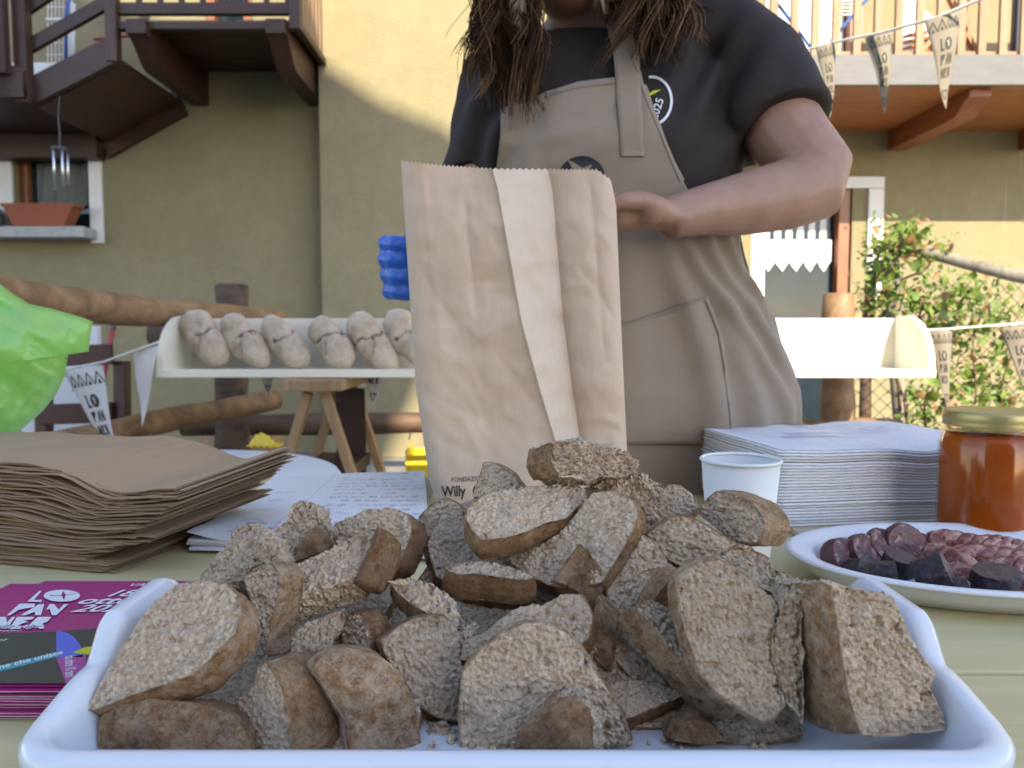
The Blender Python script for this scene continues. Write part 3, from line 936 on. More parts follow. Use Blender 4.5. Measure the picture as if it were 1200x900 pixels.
def loaf_mesh(seed):
    rnd = random.Random(seed)
    V0 = []
    mb = MB()
    def ell(c, r, rot):
        bm = bmesh.new(); bmesh.ops.create_icosphere(bm, subdivisions=4, radius=1)
        Mx = Matrix.Rotation(rot, 3, 'Y')
        bm.verts.index_update()
        mb.add([Mx @ Vector((v.co.x * r[0], v.co.y * r[1], v.co.z * r[2])) + Vector(c) for v in bm.verts], [[v.index for v in f.verts] for f in bm.faces]); bm.free()
    j = lambda s: rnd.uniform(-s, s)
    ell((-.040 + j(.008), 0, .152 + j(.008)), (.058 + j(.006), .050, .052 + j(.006)), R(-10 + j(18)))
    ell((.034 + j(.008), -.008, .074 + j(.006)), (.058 + j(.006), .056, .080 + j(.008)), R(-38 + j(10)))
    ell((-.012, .004, .110), (.060, .052, .096), R(-38))
    me = remeshed(mb, .006, 3, .4)
    n = len(me.vertices); V = np.empty(n * 3); me.vertices.foreach_get('co', V); V = V.reshape(-1, 3)
    s = seed * 3.7
    d = fbm(V * 20 + s, 4, seed) * .011 + fbm(V * 90 + s, 3, seed + 5) * .0016
    # a ragged crease runs across between the two lobes
    q = V[:, 2] - (.118 + .30 * (V[:, 0] + .0) + .034 * fbm(V * 28 + s, 4, seed + 9))
    front = (V[:, 1] < .01) & (V[:, 0] > -.045 + .03 * math.sin(seed))
    cr = np.exp(-(q / (.004 + .006 * np.clip(fbm(V * 40 + s, 2, seed + 13) + .3, 0, 1))) ** 2) * front
    q2 = V[:, 0] - (.005 + .02 * fbm(V * 30 + s + 4, 3, seed + 19)); cr2 = np.exp(-(q2 / .0035) ** 2) * front * (V[:, 2] < .12) * (V[:, 2] > .05) * (seed % 3 != 0)
    crk = np.clip(cr + .7 * cr2, 0, 1)
    c = V.mean(0); N = V - c; N /= np.linalg.norm(N, axis=1)[:, None] + 1e-9
    V = V + N * (d - crk * .008)[:, None]
    me.vertices.foreach_set('co', V.ravel())
    at_ = me.attributes.new('crack', 'FLOAT', 'POINT'); at_.data.foreach_set('value', crk.astype(np.float32))
    me.polygons.foreach_set('use_smooth', [True] * len(me.polygons))
    me.materials.clear(); me.materials.append(M['loaf']); me.name = 'loaf'; me.update()
    return me
lx = [(240, 'leftmost pale loaf in the trough, against its curved end'), (288, 'second pale loaf from the curved left end of the trough'),
      (337, 'third loaf from the left end, above the fence log tip'), (386, 'fourth loaf in the trough, above the trestle top'),
      (436, 'fifth loaf in the trough, just right of the trestle'), (482, 'sixth loaf, half hidden behind the edge of the paper bag'),
      (530, 'seventh loaf in the trough, hidden behind the paper bag')]
for k, (px, lb_) in enumerate(lx[:6]):
    o = bpy.data.objects.new('loaf', loaf_mesh(k + 1)); link(o)
    o.location = (at(px, 400, 2.92).x, 2.925, TZ - .008); o.rotation_euler = (R(-8), R(random.uniform(-7, 7)), R(random.uniform(-14, 14))); k_ = 1.10 + random.uniform(-.05, .06); o.scale = (k_ * .88, k_ * .95, k_ * 1.02)
    OFF[o.name] = Vector(o.location)
    tag(o, lb_, 'loaf', 'pale loaves lined up in the trough')

def trestle(x, lab):
    t = thing('trestle', lab, 'trestle', (x, 2.98, 0))
    ty0, ty1 = 2.70, 3.30
    m = MB(); m.box((x, 3.0, TZ - .024 - .022), (.205, .62, .04), bev=.004); put('top_board', m, M['trestle_wood'], t)
    for y in (2.76, 3.24):
        for s in (-1, 1):
            mb = MB(); mb.beam((x + s * .03, y, TZ - .075), (x + s * .27, y, 0.0), .032, .05, .004, up=Vector((0, 1, 0))); put('leg', mb, M['trestle_wood'], t)
    m = MB(); m.box((x, 3.0, .45), (.20, .5, .05), bev=.004); m.box((x + .03, 3.2, .52), (.12, .02, .46)); put('brace', m, M['dark_wood'], t)
    return t
trestle(-.70, 'light wood folding trestle under the left half of the bread trough')
trestle(.72, 'light wood trestle under the sunlit half, behind the apron')

# ------------------------------------------------------------------ chair, board, broom, tub, bin behind the stall
ch = thing('wooden_chair', 'dark red brown wooden chair behind the green bag', 'chair', (-1.85, 3.2, 0))
for px, y in ((43, 3.2), (136, 3.2)):
    p = at(px, 425, y)
    m = MB(); m.beam((p.x, y, 0), (p.x, y + .05, p.z + .005), .055, .05, .006); put('leg', m, M['red_chair'], ch)
for py in (483, 415):
    a, b = at(46, py + 3, 3.2), at(132, py, 3.2)
    m = MB(); m.beam(a, b, .022, .085, .004); put('slat', m, M['red_chair'], ch)
a = at(88, 500, 3.2)
m = MB(); m.box((a.x, 2.98, .45), (.44, .44, .035), bev=.006); put('seat', m, M['red_chair'], ch)
for s in (-1, 1):
    m = MB(); m.box((a.x + s * .17, 2.8, .216), (.045, .045, .43), bev=.004); put('leg', m, M['red_chair'], ch)
a = at(66, 382, 3.45)
m = MB(); m.box((a.x, 3.47, (a.z) / 2), (.36, .03, a.z), bev=.004)
tag(put('white_board', m, M['white_paint']), 'white board standing upright behind the dark red chair', 'board')
m = MB(); m.tube([at(134, 373, 4.2), at(126, 420, 4.15), (-2.36, 4.05, .0)], .014, 8)
bro = put('broom', m, M['red_paint'], smooth=True); tag(bro, 'red broom handle leaning upright behind the bunting', 'broom')
m = MB(); m.tube([at(133.3, 381, 4.192), at(132.6, 386, 4.185)], .0155, 8); put('ring', m, M['dark_metal'], bro)
tb = thing('wooden_tub', 'low round wooden tub on the ground below the log fence', 'tub', (-1.55, 3.6, 0))
def TB(u, v):
    pass
cc = at(228, 530, 3.9)
m = MB(); m.lathe([(.22, 0), (.25, cc.z * .6), (.235, cc.z + .05), (.215, cc.z + .05), (.22, .1), (0, .1)], (cc.x, 4.6, 0), 28); put('body', m, M['trestle_wood'], tb)
m = MB(); m.lathe([(.252, cc.z * .62), (.256, cc.z * .62), (.252, cc.z * .75), (.248, cc.z * .75)], (cc.x, 4.6, 0), 28); put('hoop', m, M['dark_metal'], tb)
yb = thing('yellow_crate', 'small yellow plastic crate on the ground behind the white papers', 'crate', (-.55, 4.6, 0))
c = at(497, 545, 4.6)
m = MB()
for s in (-1, 1): m.box((c.x + .02 + s * .105, 4.6, .16), (.012, .3, .28), bev=.003); m.box((c.x + .02, 4.6 + s * .144, .15), (.198, .012, .24), bev=.003)
m.box((c.x + .02, 4.6, .02), (.198, .276, .02)); put('body', m, M['yellow_plastic'], yb)
m = MB(); m.tube([(c.x - .09, 4.6, .34), (c.x - .07, 4.6, .42), (c.x + .11, 4.6, .42), (c.x + .13, 4.6, .34)], .006, 6); put('handle', m, M['dark_metal'], yb)
# low white garden table
wt = thing('garden_table', 'low white round garden table behind the stack of paper bags', 'table', (-.85, 1.72, 0))
m = MB(); m.lathe([(.43, .615), (.455, .622), (.457, .64), (.45, .65), (0, .65)], (-.85, 1.72, 0), 64); put('table_top', m, M['white_table'], wt, True)
for k in range(4):
    an = k * math.pi / 2 + .4
    mb = MB(); mb.tube([(-.85 + .28 * math.cos(an), 1.72 + .28 * math.sin(an), .618), (-.85 + .38 * math.cos(an), 1.72 + .38 * math.sin(an), 0)], .02, 10); put('leg', mb, M['white_table'], wt, True)
c = on(307, 521, .655)
m = MB()
m.grid(lambda u, v: (c.x - .035 + .09 * u, c.y - .03 + .06 * v, .652 + .045 * math.sin(math.pi * v) * math.sin(math.pi * min(1, u * 1.2)) * (1 - .6 * u) + .004 * math.sin(u * 30 + v * 17)), 16, 10, thick=-.002)
tag(put('yellow_wrapper', m, M['yellow_plastic'], smooth=True), 'crumpled bright yellow wrapper on the low white table', 'wrapper')

# ------------------------------------------------------------------ right-hand fence with creeper
wf = thing('wire_fence', 'old wire fence with grey weathered posts under the creeper', 'fence', (1.9, 3.6, 0))
a, b = at(1041, 300, 3.55), at(1062, 520, 3.6)
put('post', log((b.x + .06, 3.62, 0), a, .036, .034, 21, 12), M['grey_wood'], wf, True)
a = at(1022, 318, 3.7); put('post', log((a.x - .02, 3.72, 0), (a.x, 3.7, a.z), .028, .026, 22, 10), M['dark_log'], wf, True)
put('rail', log(at(1046, 292, 3.55), at(1250, 331, 3.0), .026, .027, 23, 10), M['grey_wood'], wf, True)
a = at(985, 343, 3.35); put('post', log((a.x - .01, 3.36, 0), a, .076, .066, 24), M['log'], wf, True)
put('rail', log(at(942, 500, 3.45), at(1046, 503, 3.45), .042, .04, 25), M['log'], wf, True)
FX0, FX1, FY = 1.62, 3.6, 3.62
m = MB()
sp = .068
def wire(p, q):
    m.tube([p, q], .0016, 4, False)
zt_ = 1.21
k = 0
x = FX0 - 1.3
while x < FX1 + .2:
    for s in (1, -1):
        x0, x1 = (x, x + 1.2) if s == 1 else (x + 1.2, x)
        z0, z1 = .02, zt_
        # clip to the panel
        t0 = max(0, (FX0 - x0) / (x1 - x0) if s == 1 else (FX1 - x0) / (x1 - x0)); t1 = min(1, (FX1 - x0) / (x1 - x0) if s == 1 else (FX0 - x0) / (x1 - x0))
        if t1 > t0:
            P0 = Vector((x0 + (x1 - x0) * t0, FY + .006 * s, z0 + (z1 - z0) * t0)); P1 = Vector((x0 + (x1 - x0) * t1, FY + .006 * s, z0 + (z1 - z0) * t1))
            # gentle sag of the old mesh
            pts = [P0.lerp(P1, i / 6) for i in range(7)]
            pts = [p + Vector((0, .02 * math.sin(p.x * 5) , .03 * math.sin(p.x * 3.1) * p.z)) for p in pts]
            m.tube(pts, .0017, 4, False)
    x += sp
o = put('wire_mesh', m, M['dark_metal'], wf); o['kind'] = 'stuff'
kn = MB(); q = at(1117, 478, 3.4)
for k in range(3):
    kn.tube([q + Vector((.028 * math.cos(a_ * .6) * (1 - .2 * k), .012 * math.sin(a_ * 1.2 + k), .03 * math.sin(a_ * .6) - .03 * k)) for a_ in range(12)], .012, 8)
kn.tube([q - Vector((0, 0, .08)), q - Vector((.01, 0, .3)), q - Vector((.0, 0, .9))], .013, 8)
tag(put('rope', kn, M['tan_wood'], smooth=True), 'knotted brown rope tied to the wire fence behind the jar', 'rope')

vine = thing('creeper', 'green climbing plant with yellowing leaves over the wire fence', 'plant', (2.4, 3.5, 0))
rv = random.Random(5)
def leaf_mesh(seed, lob):
    r_ = random.Random(seed)
    bm = bmesh.new()
    n = 14
    pts = []
    for k in range(n + 1):
        t = k / n
        wv = math.sin(math.pi * min(1, t * 1.02)) ** .8 * (.42 + .10 * math.cos(t * 9 * lob))
        pts.append((wv, t))
    mid = [bm.verts.new((0, t, .10 * math.sin(t * 3) )) for w_, t in pts]
    lf_ = [bm.verts.new((-w_, t + .05 * lob, -.22 * w_ + .10 * math.sin(t * 3))) for w_, t in pts]
    rt_ = [bm.verts.new((w_, t + .05 * lob, -.22 * w_ + .10 * math.sin(t * 3))) for w_, t in pts]
    for k in range(n):
        bm.faces.new((mid[k], mid[k + 1], lf_[k + 1], lf_[k])); bm.faces.new((rt_[k], rt_[k + 1], mid[k + 1], mid[k]))
    for f in bm.faces: f.smooth = True
    me = bpy.data.meshes.new('leaf'); bm.to_mesh(me); bm.free(); return me
LM = []
for mat_ in ('leaf', 'leaf_dark', 'leaf_dry'):
    row = []
    for k in range(3):
        me = leaf_mesh(k, [0, .6, 1][k]); me.materials.append(M[mat_]); row.append(me)
    LM.append(row)
stems = MB()
def stem(pts, r=.006): stems.tube(pts, [r * (1 - .6 * i / len(pts)) for i in range(len(pts))], 6)
clusters = []   # (px,py,spread px x, y, count, depth)
for c_ in [(1048, 285, 22, 16, 30, 3.45), (1030, 318, 14, 28, 28, 3.5), (1082, 296, 22, 14, 16, 3.42), (1070, 275, 10, 12, 7, 3.45), (1040, 350, 22, 18, 22, 3.5), (1090, 358, 30, 22, 30, 3.55),
           (1135, 350, 34, 26, 34, 3.55), (1100, 400, 28, 22, 20, 3.6), (1160, 370, 30, 22, 26, 3.6), (1150, 420, 40, 26, 30, 3.55), (1090, 470, 24, 24, 26, 3.55), (1140, 470, 40, 26, 32, 3.5), (1185, 440, 18, 50, 22, 3.5), (1070, 505, 22, 14, 14, 3.5)]:
    clusters.append(c_)
nl = 0
for (cx, cy, sx, sy, cnt, dp) in clusters:
    for _ in range(cnt):
        px, py = rv.gauss(cx, sx * .75), rv.gauss(cy, sy * .75)
        p = at(px, py, dp + rv.uniform(-.12, .10))
        if p.z < .05: continue
        kind = 0 if rv.random() < .68 else (1 if rv.random() < .75 else 2)
        if py < 300 and rv.random() < .35: kind = 2
        sz = rv.uniform(.028, .060) * (1.25 if py > 380 and rv.random() < .3 else 1)
        if nl < 296:
            o = bpy.data.objects.new('leaf', LM[kind][rv.randrange(3)]); link(o, vine)
            o.location = p - OFF[vine.name]; o.scale = (sz, sz, sz)
            o.rotation_euler = (rv.uniform(.3, 2.0), rv.uniform(-.9, .9), rv.uniform(0, 6.28)); nl += 1
# the many small leaves further in
sm = MB()
for (cx, cy, sx, sy, cnt, dp) in clusters:
    for _ in range(cnt * 7):
        p = at(rv.gauss(cx, sx * .85), rv.gauss(cy, sy * .9), dp + rv.uniform(-.08, .2))
        if p.z < .03: continue
        a_ = Vector((rv.gauss(0, 1), rv.gauss(0, 1), rv.gauss(0, 1))).normalized(); b_ = a_.orthogonal().normalized(); c2 = a_.cross(b_)
        s_ = rv.uniform(.016, .034)
        sm.add([p, p + (a_ * .5 + b_ * .45) * s_, p + a_ * s_ * 1.2 + c2 * s_ * .2, p + (a_ * .5 - b_ * .45) * s_], [(0, 1, 2, 3)], 0 if rv.random() < .8 else 1)
o = put('foliage', sm, [M['leaf'], M['leaf_dry']], vine); o['kind'] = 'stuff'
for (x0, y0), (x1, y1) in (((1062, 515), (1030, 330)), ((1050, 500), (1046, 300)), ((1090, 520), (1085, 380)), ((1130, 525), (1150, 370)), ((1046, 300), (1120, 285)), ((1170, 520), (1190, 380)), ((1060, 330), (1100, 300)), ((1085, 385), (1060, 330))):
    pts = [at(x0 + (x1 - x0) * t + 6 * math.sin(t * 7 + x0), y0 + (y1 - y0) * t, 3.55) for t in [i / 8 for i in range(9)]]
    stem(pts)
put('stem', stems, M['dark_log'], vine, True)

# ------------------------------------------------------------------ bunting
def flag_print(fn, parent, text=True):
    "zigzag band, the word stack and the tip triangle; u across -0.5..0.5, v down 0..1"
    p = PR(fn)
    for k in range(4):
        u0 = -.42 + .21 * k
        p.strip([(u0, .165), (u0 + .105, .045), (u0 + .21, .165)], .022)
        p.poly([(u0 + .06, .165), (u0 + .15, .165), (u0 + .105, .112)])
    p.strip([(-.46, .185), (.46, .185)], .012); p.strip([(-.47, .03), (.47, .03)], .010)
    p.poly([(-.16, .25), (-.115, .25), (-.105, .36), (-.05, .36), (-.05, .385), (-.15, .385)])
    p.poly([(.055 + .10 * math.cos(a * .2618), .32 + .068 * math.sin(a * .2618)) for a in range(24)])
    if text:
        p.poly([(-.15, .42), (-.03, .42), (-.06, .475), (-.10, .485), (-.105, .53), (-.135, .53)])
        p.poly([(-.02, .53), (.025, .42), (.055, .42), (.06, .53), (.03, .53), (.025, .49), (.0, .53)])
        p.poly([(.075, .42), (.10, .42), (.125, .48), (.13, .42), (.155, .42), (.15, .53), (.125, .53), (.10, .47), (.095, .53), (.075, .53)])
        p.poly([(-.12, .565), (-.095, .565), (-.075, .615), (-.07, .565), (-.045, .565), (-.045, .665), (-.065, .665), (-.09, .62), (-.095, .665), (-.115, .665)])
        p.poly([(-.03, .565), (.04, .565), (.038, .585), (-.01, .59), (.025, .605), (-.01, .625), (-.01, .645), (.035, .645), (.035, .665), (-.03, .665)])
        p.poly([(.055, .565), (.125, .565), (.105, .615), (.12, .665), (.095, .665), (.08, .63), (.075, .665), (.055, .665)])
    p.strip([(-.075, .80), (.0, .90), (.075, .80), (-.075, .80)], .02)
    q = PR(fn); q.strip([(.02, .29), (.075, .335)], .012, .0014); q.strip([(.045, .355), (.07, .275)], .012, .0014)
    put('print', p.mb, M['flag_print'], parent)
    put('print_star', q.mb, M['flag_cloth'], parent)

def bunting(label, pts, flags, cl=None):
    cl = cl or M['flag_cloth']
    t = thing('bunting', label, 'bunting', pts[0])
    m = MB()
    ps = []
    for a, b in zip(pts, pts[1:]):
        for i in range(6): ps.append(Vector(a).lerp(Vector(b), i / 6))
    ps.append(Vector(pts[-1]))
    m.tube(ps, .0085, 6, True, 0, .5)
    put('string', m, M['ribbon'], t, True)
    for (tl, trr, tip, printed) in flags:
        tl, trr, tip = Vector(tl), Vector(trr), Vector(tip)
        n = (trr - tl).cross(tip - tl).normalized()
        if n.y > 0: n = -n
        def fn(u, v, lift=0, tl=tl, trr=trr, tip=tip, n=n):
            top = tl.lerp(trr, u + .5); mid = tl.lerp(trr, .5)
            wv = .010 * math.sin(v * 7 + tl.x * 9) * v + .012 * math.cos(u * 5) * (1 - v)
            base = tl.lerp(trr, .5) + (trr - tl) * u
            return base + (tip - mid) * v + n * (wv + lift)
        m = MB()
        def tri(u, v): return fn((u - .5) * (1 - v * .985), v)
        m.grid(tri, 8, 14, thick=-.0008)
        fo = put('flag', m, cl, t, True)
        if printed: flag_print(fn, fo)
    return t
L = lambda px, py, y=2.74: at(px, py, y)
bunting('bunting at the left whose front pennant hangs beside the red chair', [L(40, 446), L(72, 434), L(122, 424), L(186, 401)],
        [(L(73, 437), L(119, 428), L(140, 548), True), (L(155, 415, 2.76), L(185, 404, 2.76), L(168, 500, 2.76), False)])
bunting('bunting behind the bread trough with two pennant tips showing below it', [L(300, 392, 3.14), L(445, 392, 3.14), L(560, 396, 3.14)],
        [(L(296, 395, 3.14), L(334, 394, 3.14), L(314, 466, 3.14), True), (L(414, 394, 3.14), L(462, 394, 3.14), L(437, 478, 3.14), True)])
U = lambda px, py, y=2.6: at(px, py, y)
bunting('upper right bunting of three shade-toned pennants hanging in front of the balcony', [U(880, 70, 3.2), U(940, 60, 3.1), U(975, 50, 3.0), U(1035, 38, 2.8), U(1100, 20, 2.6), U(1165, -8, 2.5)],
        [(U(957, 55, 3.0), U(981, 49, 3.0), U(974, 139, 3.0), True), (U(1015, 44, 2.85), U(1047, 34, 2.85), U(1038, 134, 2.85), True), (U(1085, 24, 2.6), U(1128, 10, 2.6), U(1108, 128, 2.6), True),
         (U(918, 66, 3.1), U(932, 61, 3.1), U(926, 100, 3.1), False)], M['flag_shade'])
bunting('lower right bunting of pennants hanging on the fence by the honey jar', [L(1082, 387, 2.9), L(1118, 385, 2.86), L(1170, 381, 2.8), L(1260, 374, 2.75)],
        [(L(1087, 388, 2.88), L(1117, 386, 2.86), L(1110, 481, 2.86), True), (L(1172, 384, 2.8), L(1214, 380, 2.78), L(1204, 470, 2.8), True)], M['flag_shade'])
# ------------------------------------------------------------------ the woman behind the table
pe = thing('person', 'woman in a dark T-shirt and beige apron holding a paper bag open behind the table', 'person', (.16, 1.27, 0))
def loft(rings, n=48, cap=True, m=None):
    "rings: (z, cx, cy, rx, ry)"
    m = m or MB()
    vs = []
    for z, cx, cy, rx, ry in rings:
        for k in range(n):
            a = 2 * math.pi * k / n
            c, s = math.cos(a), math.sin(a)
            e = .85
            vs.append((cx + rx * math.copysign(abs(c) ** e, c), cy + ry * math.copysign(abs(s) ** e, s), z))
    fs = []
    for i in range(len(rings) - 1):
        for k in range(n):
            fs.append((i * n + k, i * n + (k + 1) % n, (i + 1) * n + (k + 1) % n, (i + 1) * n + k))
    if cap:
        fs.append(tuple(reversed(range(n)))); fs.append(tuple((len(rings) - 1) * n + k for k in range(n)))
    return m.add(vs, fs)
def ball(m, c, r, sub=3, rot=None):
    bm = bmesh.new(); bmesh.ops.create_icosphere(bm, subdivisions=sub, radius=1); bm.verts.index_update()
    r = r if hasattr(r, '__len__') else (r, r, r)
    Rm = rot or Matrix.Identity(3)
    m.add([Rm @ Vector((v.co.x * r[0], v.co.y * r[1], v.co.z * r[2])) + Vector(c) for v in bm.verts], [[v.index for v in f.verts] for f in bm.faces]); bm.free()

SHR, ELR, WRR = Vector((.345, 1.255, 1.435)), Vector((.436, 1.13, 1.192)), Vector((.204, 1.030, 1.130))   # arm at the picture's right
SHL, ELL, WRL = Vector((-.022, 1.255, 1.37)), Vector((-.055, 1.20, 1.13)), Vector((-.145, 1.105, 1.066))
# --- body: one continuous surface
b = MB()
loft([(1.40, .125, 1.265, .14, .08), (1.44, .122, 1.262, .09, .066), (1.47, .115, 1.25, .060, .057), (1.52, .105, 1.235, .055, .054), (1.56, .1, 1.235, .055, .056)], 32, True, b)
HC = Vector((.082, 1.205, 1.582))
ball(b, HC, (.073, .093, .108), 4)
ball(b, HC + Vector((0, -.035, -.065)), (.052, .050, .055), 3)         # jaw
ball(b, HC + Vector((0, -.066, -.098)), (.027, .024, .024), 3)         # chin
ball(b, HC + Vector((0, -.020, -.108)), (.042, .055, .022), 3)         # underside of the chin
b.tube([HC + Vector((0, -.088, .02)), HC + Vector((0, -.108, -.022)), HC + Vector((0, -.098, -.03))], [.009, .014, .011], 10)   # nose
ball(b, HC + Vector((0, -.089, -.060)), (.024, .010, .0065), 2); ball(b, HC + Vector((0, -.087, -.069)), (.022, .011, .0065), 2)  # lips
for s in (-1, 1):
    ball(b, HC + Vector((s * .073, .008, -.012)), (.008, .018, .030), 2)      # ears
    ball(b, HC + Vector((s * .030, -.078, .022)), (.022, .014, .010), 2)      # brow
    b.tube([HC + Vector((s * .03, -.065, -.03)), HC + Vector((s * .045, -.055, -.035))], .022, 10)
b.tube([Vector((.15, 1.27, 1.42)), SHR + Vector((-.03, 0, 0)), SHR, SHR.lerp(ELR, .35), SHR.lerp(ELR, .72) + Vector((.004, 0, 0)), ELR + Vector((.004, .004, .020)), ELR + Vector((-.006, -.004, -.004)), ELR.lerp(WRR, .22) + Vector((0, 0, -.005)), ELR.lerp(WRR, .5) + Vector((0, 0, -.004)), ELR.lerp(WRR, .8), WRR],
       [.05, .062, .066, .063, .057, .0515, .0515, .0490, .043, .0325, .027], 20)
b.tube([Vector((.08, 1.27, 1.38)), SHL, SHL.lerp(ELL, .5), ELL, ELL.lerp(WRL, .3), WRL.lerp(ELL, .25), WRL], [.05, .06, .055, .045, .045, .034, .027], 18)
# hand at the picture's right: palm, thumb and four curled fingers reaching into the bag's mouth
def hand(m, wr, d, up, side, L=.185, curl=(.35, .5, .6, .7), thumb=1):
    "wr wrist, d pointing direction, up back of the hand, side thumb side"
    d, up, side = d.normalized(), up.normalized(), side.normalized()
    P = lambda a, s_, u_: wr + d * (a * L) + side * (s_ * L) + up * (u_ * L)
    vert = abs(up.z) < .5
    m.tube([P(-.12, 0, 0), P(.06, .0, .01), P(.22, .01, .015), P(.38, .01, .01), P(.48, .0, 0)], [r_ * (.62 if vert else 1) for r_ in (.026, .0275, .033, .0385, .034)], 16, True, 0, 1 / .62 if vert else .62)
    ball(m, P(.16, .13, -.04), (.021, .021, .021), 2)
    for k in range(4):
        s0 = (.165 - .11 * k)
        ln = [.40, .45, .42, .33][k]
        c = curl[k]
        base = P(.44 - .012 * abs(k - 1), s0, .0)
        pts = [P(.36, s0 * .9, .01), base]; rr = [.0105, .0102]
        dirn = d.copy(); cur = base
        for j, frac in enumerate((.46, .30, .24)):
            ax = d.cross(-up).normalized()
            dirn = (Matrix.Rotation(c * (1 + .25 * j), 3, ax) @ dirn).normalized()
            # two steps per bone keep the joints round
            for q in (.5, 1.0):
                pts.append(cur + dirn * (ln * L * frac * q)); rr.append(.0098 - .0008 * j - .0006 * q)
            cur = cur + dirn * (ln * L * frac)
        m.tube(pts, rr, 10)
        ball(m, pts[-1], rr[-1] * 1.0, 2)
    t0 = P(.10, .14, -.03)
    m.tube([P(.02, .06, -.01), t0, P(.24, .25, -.06), P(.36, .27, -.09), P(.45, .25, -.11)], [.018, .0165, .0128, .0118, .0092], 12)
    ball(m, P(.45, .25, -.11), .0092, 2)
hand(b, WRR, Vector((-1, -.12, .02)), Vector((-.05, .50, .84)), Vector((0, -.84, .50)), .185, (.32, .40, .46, .5))
body = remeshed(b, .0042, 3, .5)
put_mesh('body', body, M['skin'], pe)
for s in (-1, 1):
    m = MB(); ball(m, HC + Vector((s * .030, -.078, .004)), .0115, 3); ey = put('eye', m, M['white_paint'], pe, True)
    m = MB(); ball(m, HC + Vector((s * .030, -.0875, .002)), (.0055, .0025, .0055), 2); put('iris', m, M['badge'], ey, True)

# --- T-shirt
sh = MB()
loft([(.90, .17, 1.272, .262, .160), (1.0, .165, 1.262, .232, .150), (1.10, .150, 1.255, .210, .142), (1.16, .140, 1.252, .213, .144), (1.25, .135, 1.25, .224, .152), (1.32, .135, 1.255, .226, .138),
      (1.38, .138, 1.262, .222, .112), (1.415, .142, 1.268, .185, .100), (1.428, .130, 1.266, .135, .092), (1.434, .124, 1.260, .100, .082)], 64, True, sh)
sh.tube([Vector((.13, 1.268, 1.405)), Vector((.25, 1.268, 1.432)), SHR + Vector((-.01, 0, .0)), SHR + Vector((.028, -.02, -.05)), SHR.lerp(ELR, .42) + Vector((.004, 0, 0)), SHR.lerp(ELR, .62)], [.075, .080, .086, .086, .083, .080], 28)
sh.tube([Vector((.12, 1.268, 1.38)), Vector((.04, 1.268, 1.385)), SHL + Vector((.0, 0, .0)), SHL.lerp(ELL, .35), SHL.lerp(ELL, .66)], [.072, .070, .068, .066, .066], 28)
me = remeshed(sh, .0058, 8, .5)
n = len(me.vertices); V = np.empty(n * 3); me.vertices.foreach_get('co', V); V = V.reshape(-1, 3)
N = np.empty(n * 3); me.vertices.foreach_get('normal', N); N = N.reshape(-1, 3)
# soft folds: drag lines from the armpits and across the sleeves
d1 = V[:, 0] * .8 + V[:, 2] * .6
fold = np.sin(d1 * 62 + 2.5 * fbm(V * 6, 3, 3)) * np.clip(fbm(V * 5 + 3, 3, 8) + .2, 0, 1) * .010
arm = np.exp(-(((V[:, 0] - .30) / .07) ** 2 + ((V[:, 2] - 1.33) / .10) ** 2)) + np.exp(-(((V[:, 0] + .02) / .06) ** 2 + ((V[:, 2] - 1.27) / .10) ** 2))
crease = np.sin((V[:, 0] * 1.0 - V[:, 2] * .55) * 95 + 2 * fbm(V * 9, 2, 5)) * arm * .010
V = V + N * (fold + crease + fbm(V * 14, 3, 12) * .003)[:, None]
me.vertices.foreach_set('co', V.ravel()); me.polygons.foreach_set('use_smooth', [True] * len(me.polygons)); me.update()
BV_SHIRT = BVHTree.FromPolygons([Vector(v) for v in V], [tuple(p.vertices) for p in me.polygons])
shirt = put_mesh('tshirt', me, M['shirt'], pe)
m = MB()
m.tube([Vector((.122 + .090 * math.cos(a * math.pi / 16), 1.258 + .082 * math.sin(a * math.pi / 16), 1.433 + .020 * math.sin(a * math.pi / 16))) for a in range(33)], .0085, 10, False, 0, .6)
put('collar', m, M['shirt'], shirt, True)

def cast(bv, px, py, lift=.0, y_def=1.12):
    d = ray(px, py).normalized()
    h = bv.ray_cast(CAM, d, 6)
    if h[0] is None: return at(px, py, y_def) - d * lift
    return h[0] - d * lift

# --- trousers (behind the table) and shoes
tr_ = MB()
loft([(.62, .17, 1.28, .255, .165), (.78, .17, 1.28, .27, .17), (.90, .17, 1.275, .255, .155), (.98, .167, 1.268, .222, .142)], 40, True, tr_)
for s in (-1, 1):
    tr_.tube([(.17 + s * .12, 1.28, .72), (.17 + s * .12, 1.28, .45), (.17 + s * .125, 1.29, .10), (.17 + s * .125, 1.29, .05)], [.125, .095, .07, .07], 20)
put_mesh('trousers', remeshed(tr_, .012, 4), M['trousers'], pe)
for s in (-1, 1):
    m = MB(); ball(m, (.17 + s * .125, 1.25, .04), (.05, .13, .045), 3); put('shoe', m, M['dark_metal'], pe, True)

